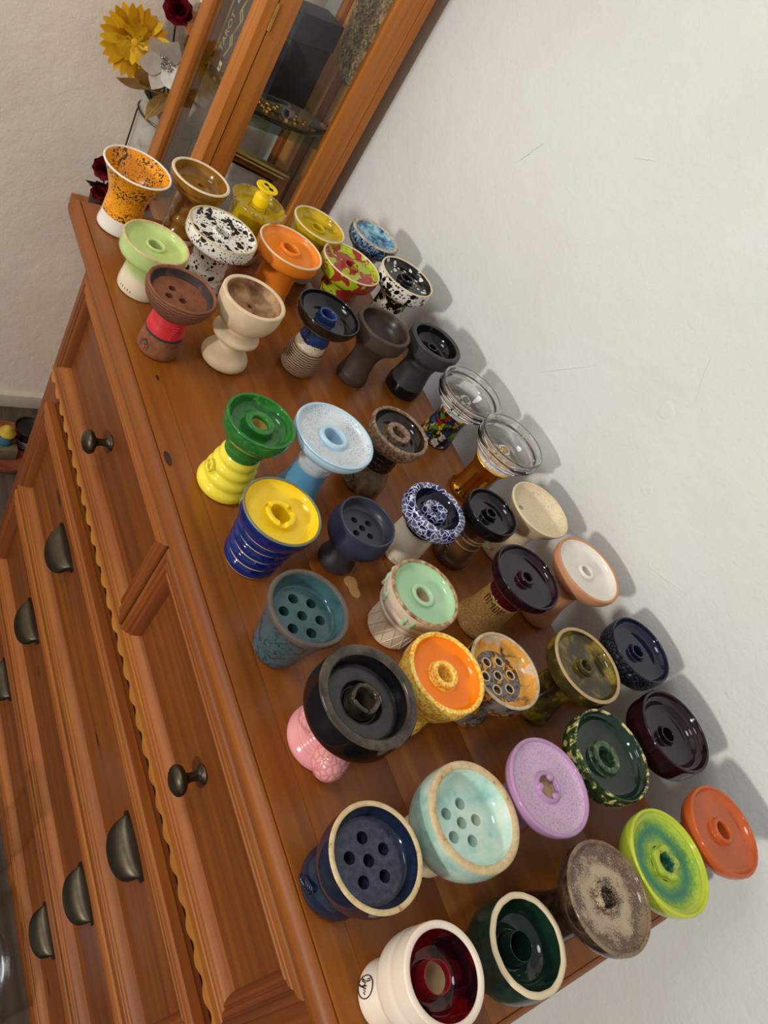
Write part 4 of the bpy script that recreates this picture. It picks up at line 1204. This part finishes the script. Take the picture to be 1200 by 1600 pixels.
# yellow plug standing in bowl 3
PLG = plain('yellow_silicone', rgb(250, 216, 20), rgb(244, 206, 14), rough=.4, coat=.1)
p = empty('funnel_plug', (-.838, .510, T + .0735)); tag(p, 'bright yellow plug with a printed round top standing in the olive cup', 'plug')
lathe('plug_body', [(0, 0), (7, 0), (7, 8.2), (10.5, 8.3), (10.5, 21), (9.5, 24), (6.5, 26), (5.8, 29), (6.2, 33)], PLG, p)
o = lathe('plug_top', [(6.2, 33), (9, 34), (14.6, 34), (15, 35), (14.6, 36), (0, 36)], PLG, p, rnd=0)
for s in (-1, 1):
    bm = lathe_bm([(3.6, 0), (3.2, .3), (0, .3)], 18, 0)
    q = mesh_obj('printed_mark', finish(bm, 'printed_mark', 0), INK, p); 
    ang = 1.95
    q.location = ((2.5 * math.cos(ang) + s * 5.0 * math.sin(ang)) / 1000, (2.5 * math.sin(ang) - s * 5.0 * math.cos(ang)) / 1000, .036)
tube('printed_line', [((2.5 * math.cos(1.95) + k * math.sin(1.95)) / 1000, (2.5 * math.sin(1.95) - k * math.cos(1.95)) / 1000, .0362) for k in (-4, 0, 4)], .0008, INK, p, 5)
for i in range(5):
    k = -5 + 2.5 * i
    tube('printed_letter', [((-6 * math.cos(1.95) + k * math.sin(1.95)) / 1000, (-6 * math.sin(1.95) - k * math.cos(1.95)) / 1000, .0361), ((-9 * math.cos(1.95) + (k + 1) * math.sin(1.95)) / 1000, (-9 * math.sin(1.95) - (k + 1) * math.cos(1.95)) / 1000, .0361)], .0003, INK, p, 5)

# ------------------------------------------------------------------ glass display cabinet in the corner
CB = empty('display_cabinet', (-1.19, .66, 0)); tag(CB, 'narrow pine display cabinet with glass door and sides in the corner', 'cabinet')
C0 = Vector((-1.19, .66, 0))


def cpart(o):
    o.parent = CB; o.matrix_parent_inverse = Matrix.Translation(-C0); return o


PANE = thin_glass('cabinet_pane_glass', (.95, .955, .95, 1), 1.35)
zt = T + .78
xl, xr, yf, yb = -1.291, -1.090, .538, .779
door = cpart(box('door', (xl, xl + .038, yf, yf + .0155, .12, zt - .03), CAB_Z, None, .0015)); door['label'] = 'glazed pine door hinged on the right'
for nm, dm, mm in (('door_stile', (xr - .040, xr, yf, yf + .0155, .12, zt - .03), CAB_Z), ('door_rail', (xl + .0382, xr - .0402, yf, yf + .0155, zt - .075, zt - .03), CAB_X), ('door_rail', (xl + .0382, xr - .0402, yf, yf + .0155, .12, .18), CAB_X), ('door_pane', (xl + .0384, xr - .0404, yf + .006, yf + .0085, .181, zt - .076), PANE)):
    o = box(nm, dm, mm, None, .0015 if 'pane' not in nm else 0); o.parent = door
hz = T + .2215
hb = lathe_bm([(0, -19), (2.2, -19), (2.2, 19), (0, 19)], 12, 0)
bmesh.ops.translate(hb, verts=hb.verts, vec=(xr + .0012, yf + .0165, hz))
o = mesh_obj('hinge', finish(hb, 'hinge', 40), BRASS); o.parent = door; o['label'] = 'small brass hinge'
y1 = yf + .0172
for nm, dm in (('post', (xr - .020, xr, y1, y1 + .031, 0, zt)), ('post', (xr - .020, xr, .7645, yb, 0, zt)), ('side_stile', (xr - .018, xr, .7255, .7638, 0, zt)),
               ('post', (xl, xl + .020, y1, y1 + .02, 0, zt)), ('post', (xl, xl + .020, .758, yb, 0, zt))):
    cpart(box(nm, dm, CAB_Z, None, .0012))
cpart(box('side_pane', (xr - .011, xr - .0085, y1 + .0312, .7253, .12, zt - .03), PANE))
cpart(box('side_pane', (xl + .0085, xl + .011, y1 + .0202, .7578, .12, zt - .03), PANE))
cpart(box('top_board', (xl - .008, xr + .008, yf - .006, yb + .004, zt, zt + .02), CAB_X, None, .003))
cpart(box('base_board', (xl + .0202, xr - .0202, y1, .7640, .02, .118), CAB_X))
bx = [xl + .0205, xl + .075, xl + .100, xl + .155, xr - .0205]
for i, (a, b_) in enumerate(zip(bx[:-1], bx[1:])):
    cpart(box('back_board', (a + .0003, b_ - .0003, .7655 if i % 2 == 0 else .7625, .775, .12, zt - .002), CAB_BATTEN if i == 1 else CAB_BACK, None, .0006))
SH = T + .0645
o = cpart(box('glass_shelf', (xl + .013, xr - .0125, y1 + .006, .7615, SH - .0045, SH), thin_glass('green_shelf_glass', (.72, .86, .80, 1))))
WS = T - .20
cpart(box('wood_shelf', (xl + .012, xr - .0125, y1 + .004, .7615, WS - .016, WS), CAB_X, None, .001))


def text_mesh(s, size, ext):
    cu = bpy.data.curves.new('lettering', 'FONT'); cu.body = s; cu.size = size; cu.extrude = ext; cu.align_x = 'CENTER'; cu.align_y = 'CENTER'
    ob = bpy.data.objects.new('lettering', cu); COL.objects.link(ob)
    dg = bpy.context.evaluated_depsgraph_get()
    me = bpy.data.meshes.new_from_object(ob.evaluated_get(dg)); bpy.data.objects.remove(ob); return me


# boxes and ornaments inside
CARD = plain('grey_black_card', rgb(84, 78, 80), rgb(74, 68, 70), rough=.55, coat=.05)
GLD = metal('gold_foil', rgb(222, 186, 110), .35)
GLT = plain('gold_print', rgb(226, 200, 128), rgb(204, 174, 100), 300, rough=.45, coat=0)
PAPER = plain('white_paper', rgb(232, 228, 222), rough=.6, coat=0)
tb = empty('card_box', (-1.243, .590, SH + .0002)); tag(tb, 'grey-black card box with gold lettering standing on the glass shelf', 'box')
box('carton', (-.022, .034, -.015, .015, 0, .235), CARD, tb, .001)
o = mesh_obj('gold_title', text_mesh('TAROT', .019, .0002), GLT, tb, (-.006, -.0153, .060), (math.pi / 2, math.radians(-90), 0))
SCR = [(.014, .03), (.022, .05), (.012, .06), (.02, .075), (.026, .09), (.012, .1), (.018, .118), (.026, .13), (.014, .14)]
for off in (0, .006):
    tube('gold_scroll', [(x + off * .5, -.0155, z + off) for x, z in SCR], .0009, GLT, tb, 5)
for i in range(3):
    o = box('small_print', (-.010 + i * .0026, -.0088 + i * .0026, -.0154, -.015, .105, .2), PAPER, tb)
o = box('paper_label', (.008, .018, -.0155, -.015, .006, .02), PAPER, tb)
for i in range(2):
    box('label_mark', (.0095 + i * .0042, .0125 + i * .0042, -.0158, -.0155, .010, .014), CARD, tb)

BLK = plain('black_leather', rgb(40, 36, 36), rgb(28, 25, 26), 120, rough=.5, coat=.05)
BLKL = plain('blue_black_lid', rgb(66, 70, 78), rgb(54, 58, 66), 90, rough=.45, coat=.1)
kb = empty('keepsake_box', (-1.232, .690, SH + .0002), .25); tag(kb, 'black box with a blue-grey lid behind the bead dish', 'box')
box('body', (-.024, .024, -.045, .045, 0, .105), BLK, kb, .002)
lid = box('lid', (-.026, .026, -.047, .047, .1055, .150), BLKL, kb, .003)
box('clasp', (-.004, .004, -.0485, -.047, .1, .112), BRASS, lid)
box('gold_edge', (-.0245, .0245, -.0454, -.0450, .098, .1045), GLD, kb)

gd = empty('bead_dish', (-1.149, .668, SH + .0002)); tag(gd, 'oval clear glass dish on the cabinet shelf', 'dish')
gp = [(24, 0), (30, 3), (34, 12), (35, 20), (33.4, 20.4), (32, 13), (27, 5), (0, 4), (0, 0), (24, 0)]
bm = lathe_bm(gp, 48, 1)
bmesh.ops.scale(bm, verts=bm.verts, vec=(.94, 2.5, 1)); mesh_obj('glass_shell', finish(bm, 'glass_shell', 60), GLASS, gd)
rs = random.Random(11)
sph = lathe_bm([(0, -5), (2.6, -4.4), (4.5, -2.4), (5, 0), (4.5, 2.4), (2.6, 4.4), (0, 5)], 16, 1); SPH = finish(sph, 'bead', 180)
SPHS = SPH.copy(); SPHB = SPH.copy()
SPOTS = []
for k in range(400):
    u, v = rs.uniform(-.023, .023), rs.uniform(-.062, .062)
    if (u / .0225) ** 2 + (v / .060) ** 2 < 1 and all((u - a) ** 2 + (v - c) ** 2 > .0105 ** 2 for a, c in SPOTS) and not (abs(u) < .015 and -.008 < v < .02):
        SPOTS.append((u, v))
    if len(SPOTS) >= 20: break
for i, (u, v) in enumerate(SPOTS):
    o = mesh_obj('bead', SPH if i % 3 else SPHB, GOLD if i % 3 else BRASS, None, (-1.149 + u, .668 + v, SH + .0095))
    tag(o, 'small shiny gold bead lying in the glass dish', 'bead', 'gold beads in the glass dish')
LAV = plain('lavender_ceramic', rgb(176, 166, 178), rough=.4)
nr = empty('thimble_cup', (-1.150, .676, SH + .0145)); tag(nr, 'small lavender ceramic cup lying among the beads', 'cup')
nr.rotation_euler = (math.radians(78), 0, math.radians(35))
lathe('cup_shell', [(0, -11), (7, -11), (8, -9), (8.4, 11), (7, 12), (6.2, 11), (6, -8), (0, -8.5)], LAV, nr)

# carved oval plaque on the back board
def plaque():
    bm = bmesh.new(); nr_, na = 26, 72; rings_ = []
    rs2 = random.Random(3)
    for i in range(nr_ + 1):
        r = i / nr_; ring = []
        for j in range(na):
            t = 2 * math.pi * j / na
            x = r * .068 * math.cos(t); z = r * .132 * math.sin(t)
            edge = math.sqrt(max(0, 1 - r * r))
            h = .004 + .010 * edge + .0022 * math.sin(x * 520 + 3 * math.sin(z * 70)) * math.sin(z * 260 + 2 * math.sin(x * 150)) * (1 - r ** 6)
            if i == nr_: h = 0
            ring.append(bm.verts.new((x, -h, z)))
        rings_.append(ring)
    for a, b_ in zip(rings_[:-1], rings_[1:]):
        for j in range(na):
            k = (j + 1) % na
            bm.faces.new((a[j], a[k], b_[k], b_[j]))
    bmesh.ops.remove_doubles(bm, verts=bm.verts, dist=1e-6)
    return finish(bm, 'carved_relief', 80)


PLQ = NM('bronzed_resin'); f_ = PLQ.noise(110, 5, dist=1.5); PLQ.bump(f_, .8, .003)
PLQ = PLQ.out(PLQ.ramp(f_, [(.35, rgb(84, 70, 60)), (.5, rgb(140, 116, 84)), (.62, rgb(208, 184, 126)), (.8, rgb(116, 98, 78))]), .4, .1)
pq = empty('oval_plaque', (-1.186, .7622, T + .280)); tag(pq, 'oval bronzed relief plaque hung inside the cabinet', 'plaque')
mesh_obj('carved_relief', plaque(), PLQ, pq)

# gilt picture frame on the lower shelf
FG = metal('dark_gilt', rgb(150, 116, 62), .4); FBK = plain('black_beading', rgb(32, 28, 26), rough=.4, coat=.2)
def picmat():
    a = NM('pale_print'); f = a.noise(14, 3)
    return a.out(a.ramp(f, [(.45, rgb(214, 216, 214)), (.56, rgb(186, 176, 164)), (.62, rgb(206, 206, 202))]), .5, 0)
pf = empty('picture_frame', (-1.180, .651, WS + .0005), math.radians(70.2)); tag(pf, 'gilt picture frame with a pale print on the lower cabinet shelf', 'picture frame')
fw_, fh_ = .083, .182
fprof = [(0, 0), (0, .014), (.003, .017), (.006, .0165), (.0075, .013), (.010, .0145), (.0125, .0145), (.014, .011), (.018, .010), (.0195, .012), (.0215, .0115), (.023, .008), (.024, .006)]
for s in 'TBLR':
    bm = bmesh.new(); ra, rb = [], []
    x0_, x1_, z0_, z1_ = -fw_, fw_, 0, fh_
    for d_, h_ in fprof:
        p_, q_ = {'T': ((x0_ + d_, z1_ - d_), (x1_ - d_, z1_ - d_)), 'B': ((x0_ + d_, z0_ + d_), (x1_ - d_, z0_ + d_)), 'L': ((x0_ + d_, z0_ + d_), (x0_ + d_, z1_ - d_)), 'R': ((x1_ - d_, z0_ + d_), (x1_ - d_, z1_ - d_))}[s]
        ra.append(bm.verts.new((p_[0], -h_, p_[1]))); rb.append(bm.verts.new((q_[0], -h_, q_[1])))
    for i in range(len(fprof) - 1): bm.faces.new((ra[i], rb[i], rb[i + 1], ra[i + 1]))
    mesh_obj('gilt_moulding', finish(bm, 'gilt_moulding', 25), FG if s in 'LB' else GLD, pf)
box('beaded_slip', (-fw_ + .0235, fw_ - .0235, -.006, -.002, .0235, fh_ - .0235), FBK, pf)
box('print', (-fw_ + .028, fw_ - .028, -.0066, -.006, .028, fh_ - .028), picmat(), pf)
box('backing', (-fw_ + .002, fw_ - .002, -.0015, .002, .002, fh_ - .002), FBK, pf)

# little wall shelf beside the cabinet, with an ornament
ws = empty('wall_shelf', (XL + .006, .600, T + .0605)); tag(ws, 'short pine wall shelf between the cabinet and the side wall', 'shelf')
box('shelf_board', (-.0058, .125, -.04, .04, 0, .0125), CAB_X, ws, .0015)
box('shelf_bracket', (-.0058, .02, -.01, .01, -.05, 0), CAB_X, ws, .0015)
orn = empty('ornament', (-1.398, .598, T + .0735)); tag(orn, 'small orange-brown ornament with a white band on the wall shelf', 'ornament')
lathe('body', [(0, 0), (11, 0), (13, 4), (16, 16), (17, 26)], plain('orange_brown_glaze', rgb(170, 96, 50), rough=.25), orn)
lathe('white_band', [(17, 26), (17.6, 30), (17, 36)], WHITEG, orn)
lathe('shoulder', [(17, 36), (14, 46), (8, 52), (7, 58), (0, 59)], plain('orange_glaze_top', rgb(226, 140, 50), rough=.25), orn)

# ------------------------------------------------------------------ flowers by the side wall
st = empty('plant_stand', (-1.364, .575, 0)); tag(st, 'plain wooden plant stand behind the far end of the dresser', 'stand')
STT = T - .33
box('stand_top', (-.054, .054, -.098, .10, STT - .02, STT), CAB_X, st, .002)
box('pedestal', (-.025, .025, .03, .08, .03, STT - .0202), CAB_Z, st, .002)
box('foot', (-.05, .05, 0, .11, 0, .0298), CAB_X, st, .003)
ZINC = mottle('grey_white_zinc', [(.35, rgb(196, 192, 182)), (.6, rgb(174, 168, 156)), (.78, rgb(140, 134, 122))], 30, rough=.45, coat=.1)
WIRE = metal('old_brass_wire', rgb(110, 96, 72), .35)
vp = empty('flower_pot', (-1.364, .585, STT)); tag(vp, 'grey-white ridged metal pot with a brass band holding artificial flowers', 'pot')
lathe('pot_wall', [(0, 0), (36, 0), (38, 4), (40, 60), (43, 66), (41.5, 74), (44.5, 82), (43, 92), (46.5, 100), (45, 112), (50, 150), (55, 258), (56.5, 262), (54, 263), (52, 256), (47, 150), (0, 148)], ZINC, vp, 48)
tube('brass_band', [(.0565 * math.cos(t), .0565 * math.sin(t), .232) for t in [2 * math.pi * k / 40 for k in range(40)]], .0018, WIRE, vp, 6, True)
for a_ in (-1.62, .6, 2.5):
    tube('wire_leg', [(.0570 * math.cos(a_), .0570 * math.sin(a_), .236), (.0585 * math.cos(a_), .0585 * math.sin(a_), .228), (.0570 * math.cos(a_), .0570 * math.sin(a_), .12), (.0540 * math.cos(a_), .0540 * math.sin(a_), .002)], .0016, WIRE, vp, 6)


def petal_mesh(name, L, W, curl, tip=1.0, nl=7, nw=4):
    """petal along +x, cupped, thick enough to have two faces"""
    bm = bmesh.new(); g = []
    for i in range(nl + 1):
        s = i / nl
        wd = W * min(1.0, .30 + 1.5 * s) * (math.sqrt(max(.012, 1 - ((s - .58) / .425) ** 2)) if s > .58 else 1.0)
        if tip > 1.2: wd = W * (math.sin(math.pi * (s * .9 + .08)) ** 1.1)
        row = []
        for j in range(nw + 1):
            v = j / nw * 2 - 1
            row.append(bm.verts.new((L * s, wd * v, curl * s * s * L + .18 * wd * (v * v) * (1 - s))))
        g.append(row)
    for i in range(nl):
        for j in range(nw):
            bm.faces.new((g[i][j], g[i + 1][j], g[i + 1][j + 1], g[i][j + 1]))
    bmesh.ops.solidify(bm, geom=list(bm.faces), thickness=.0005)
    return finish(bm, name, 60)


def flower(name, loc, normal, label, cat='flower', group=None, stem_to=None):
    r = empty(name, loc)
    r.rotation_euler = Vector(normal).to_track_quat('Z', 'Y').to_euler()
    tag(r, label, cat, group)
    if stem_to is not None:
        inv = r.rotation_euler.to_matrix().transposed()
        e = inv @ (Vector(stem_to) - Vector(loc))
        tube('stem', [(0, 0, -.004), (0, 0, -.012), tuple(e * .5 + Vector((0, 0, -.01))), tuple(e)], .0016, STEM, r, 6)
    return r


STEM = plain('green_stem', rgb(52, 74, 40), rough=.6, coat=0)
YPET = plain('yellow_fabric_petal', rgb(238, 196, 30), rgb(226, 176, 20), 120, rough=.6, coat=0)
WPET = plain('white_fabric_petal', rgb(228, 222, 212), rgb(212, 204, 192), 60, rough=.6, coat=0)
RPET = plain('crimson_fabric_petal', rgb(150, 14, 32), rgb(112, 8, 24), 120, rough=.6, coat=0)
GLEAF = plain('gold_leaf_fabric', rgb(222, 192, 130), rgb(196, 160, 96), 200, rough=.32); GLEAF.node_tree.nodes['Principled BSDF'].inputs['Metallic'].default_value = .45
GRNL = plain('dark_green_leaf', rgb(40, 62, 40), rgb(26, 44, 28), rough=.5, coat=.05)
SILV = metal('silver_glitter', rgb(190, 188, 184), .3)
MOUTH = (-1.364, .585, STT + .20)

yg = flower('gerbera', (-1.372, .490, T + .006), (1, -.25, .30), 'large yellow artificial gerbera daisy', stem_to=MOUTH)
PM = petal_mesh('petal', .058, .0078, .06, .6)
PM2 = petal_mesh('petal_inner', .036, .0062, .24, .6)
for k in range(26):
    mesh_obj('petal', PM, YPET, yg, (0, 0, -.001 * (k % 2)), (0, -.05 - .07 * (k % 3), 2 * math.pi * k / 26))
for k in range(16):
    mesh_obj('petal', PM2, YPET, yg, (0, 0, .002), (0, -.30, 2 * math.pi * k / 16 + .1))
lathe('flower_centre', [(0, 0), (6, 0), (7, 3), (5, 6), (0, 6.5)], plain('yellow_centre', rgb(222, 170, 24), rough=.8, coat=0), yg, 20)
wp = flower('poinsettia', (-1.332, .533, T + .006), (1, -.35, .30), 'white artificial poinsettia with a silver centre', stem_to=MOUTH)
WM = petal_mesh('petal', .046, .0175, .16, 1.6)
for k in range(6):
    mesh_obj('petal', WM, WPET, wp, (0, 0, .0015 * (k % 2)), (0, -.12 - .1 * (k % 2), 2 * math.pi * k / 6 + .35))
rs = random.Random(2)
for k in range(26):
    a_, r_ = rs.uniform(0, 6.28), rs.uniform(0, .012)
    mesh_obj('glitter_bead', SPHS, SILV, wp, (r_ * math.cos(a_), r_ * math.sin(a_), .006 + rs.uniform(0, .006))).scale = (.36, .36, .36)


def carnation(loc, nrm, label, R=.022, stem=None):
    c = flower('carnation', loc, nrm, label, group='crimson carnations by the side wall', stem_to=stem)
    m1 = petal_mesh('ruffled_petal', R, R * .42, .25, -.3); n_ = 0
    for ring, (n, tilt, sc) in enumerate(((9, -.1, 1.0), (8, -.55, .9), (6, -.95, .75), (4, -1.25, .6))):
        for k in range(n):
            o = mesh_obj('petal', m1, RPET, c, (0, 0, .002 * ring), (.25 * math.sin(k * 3.1), tilt, 2 * math.pi * k / n + ring * .4)); o.scale = (sc, sc, sc)
    return c


carnation((-1.385, .545, T + .075), (.8, -.3, .6), 'crimson artificial carnation above the white poinsettia', .026, MOUTH)
SP = (-1.364, .512, STT)
sp = empty('flower_pot', SP); tag(sp, 'small dark pot of crimson flowers hidden behind the dresser corner', 'pot')
lathe('pot_wall', [(0, 0), (15, 0), (16, 3), (20, 44), (21, 46), (19, 46), (17, 40), (0, 38)], plain('dark_pot', rgb(60, 44, 36), rough=.6, coat=0), sp, 32)
SM = (SP[0], SP[1], STT + .04)
carnation((-1.352, .500, T - .222), (.9, -.5, .3), 'crimson artificial carnation with open petals, upper of the pair by the dresser corner', .023, SM)
carnation((-1.340, .530, T - .256), (.9, -.4, .4), 'crimson artificial carnation low behind the orange speckled cup', .024, SM)
carnation((-1.350, .505, T - .272), (.9, -.5, .5), 'crimson artificial carnation lowest by the dresser corner', .018, SM)


def leaf(name, loc, rot, L, W, m, label, curl=.2, lobes=False, grp=None):
    r = empty(name, loc); r.rotation_euler = rot; tag(r, label, 'leaf', grp)
    if lobes:
        for a_, s in ((0, 1), (.6, .75), (-.6, .75), (1.15, .5), (-1.15, .5)):
            mesh_obj('leaf_lobe', petal_mesh('leaf_lobe', L * s, W * .38, curl, 1.7), m, r, (0, 0, 0), (0, 0, a_))
    else:
        mesh_obj('leaf_blade', petal_mesh('leaf_blade', L, W, curl, 1.8), m, r)
        tube('leaf_vein', [(0, 0, .0006), (L * .5, 0, curl * .25 * L + .0008), (L * .95, 0, curl * .9 * L + .0008)], .0006, m, r, 5)
    return r


def aim(d, roll=0.0):
    q = Vector(d).to_track_quat('X', 'Z'); return (q @ Euler((roll, 0, 0)).to_quaternion()).to_euler()


GG = 'gold leaves in the flower pot'
leaf('gold_leaf', (-1.340, .535, T - .044), aim((.1, -1, -.10), .9), .068, .021, GLEAF, 'gold leaf curling left over the pot edge', .1, False, GG)
leaf('gold_leaf', (-1.322, .548, T - .034), aim((.5, -.45, -.8), .6), .062, .022, GLEAF, 'gold leaf hanging over the front of the pot', .1, False, GG)
leaf('gold_leaf', (-1.318, .560, T - .034), aim((.6, .0, -.8), .2), .058, .020, GLEAF, 'gold leaf hanging over the pot beside the cabinet', .1, False, GG)
leaf('gold_leaf', (-1.340, .545, T - .040), aim((.3, -.8, .35), 1.2), .062, .022, GLEAF, 'gold leaf standing up under the yellow gerbera', .1, False, GG)
leaf('gold_leaf', (-1.338, .545, T - .042), aim((.6, -.7, .1), .2), .064, .024, GLEAF, 'gold leaf lying flat between gerbera and pot', .1, False, GG)
leaf('green_leaf', (-1.36, .575, T - .02), aim((.6, .1, .75), .5), .05, .018, GRNL, 'dark green leaf behind the white poinsettia')
leaf('green_leaf', (-1.355, .565, T - .035), aim((.6, -.25, .35), .5), .045, .018, GRNL, 'dark green leaf under the white poinsettia')
leaf('green_leaf', (-1.352, .508, T - .262), aim((.1, -1, .12), .9), .036, .026, GRNL, 'toothed dark green leaf by the crimson carnations', .1, True)
leaf('green_leaf', (-1.350, .515, T - .236), aim((.2, .6, .5), .9), .030, .022, GRNL, 'toothed dark green leaf between the crimson carnations', .1, True)

# ------------------------------------------------------------------ things on the floor
TC2 = plain('terracotta_saucer', rgb(150, 82, 52), rgb(128, 66, 40), rough=.7, coat=0)
sa = empty('plant_saucer', (-1.268, .452, 0)); tag(sa, 'terracotta plant saucer on the floor by the side wall', 'saucer')
lathe('saucer_wall', [(0, 0), (66, 0), (72, 3), (78, 22), (76, 23), (69, 6), (0, 5)], TC2, sa, 48)
fg = empty('garden_figurine', (-1.262, .440, .0055)); tag(fg, 'small painted garden figurine in a terracotta saucer', 'figurine')
box('stone_block', (-.028, .028, -.028, .028, 0, .036), plain('mossy_stone', rgb(120, 108, 84), rgb(96, 86, 66), rough=.9, coat=0), fg, .006)
lathe('body', [(0, 36), (15, 36), (18, 42), (17, 56), (13, 66), (0, 68)], plain('teal_paint', rgb(52, 110, 132), rough=.5, coat=.1), fg, 24)
lathe('hat', [(0, 66), (19, 66), (20, 69), (14, 78), (8, 88), (0, 92)], plain('ochre_paint', rgb(190, 160, 50), rough=.5, coat=.1), fg, 24)
for s in (-1, 1):
    lobe('arm', BLACKG, fg, (3, s * 20, 62), (6, 9, 6), 0, 0)
sc_ = empty('striped_pot', (-1.290, .496, .0055)); tag(sc_, 'dark plant pot with pale stripes in the terracotta saucer', 'pot')
lathe('pot_wall', [(0, 0), (24, 0), (26, 3), (32, 60), (34, 62), (31, 62), (29, 54), (0, 50)], plain('black_pot', rgb(28, 22, 22), rough=.4), sc_, 32)
for i in range(4):
    r_ = 26.8 + i * .75
    tube('pale_stripe', [(r_ * math.cos(t) / 1000, r_ * math.sin(t) / 1000, .010 + .0065 * i) for t in [2 * math.pi * k / 32 for k in range(32)]], .0012, LAV, sc_, 5, True)

PLAS = thin_glass('clear_plastic', (.955, .955, .955, 1), 1.6, .08)


def tub(x, y, r, h, label):
    t = empty('storage_tub', (x, y, 0)); tag(t, label, 'tub')
    lathe('tub_wall', [(0, 0), (r * .9, 0), (r * .96, 4), (r, h), (r - 2.2, h), (r * .93, 7), (r * .86, 4), (0, 4)], PLAS, t, 48)
    l = lathe('tub_lid', [(0, h + .3), (r + 1.5, h + .3), (r + 2.5, h - 6), (r + 3.6, h - 6), (r + 3, h + 3), (r * .9, h + 4), (r * .84, h + 1.6), (r * .55, h + 1.8), (r * .5, h + 4), (r * .46, h + 1.8), (0, h + 1.8)], PLAS, t, 48)
    return t


tub(-.172, .196, 88, 122, 'wide clear plastic tub with a ringed lid on the floor before the dresser')
tub(-.335, .212, 40, 345, 'tall slim clear plastic canister on the floor before the dresser')
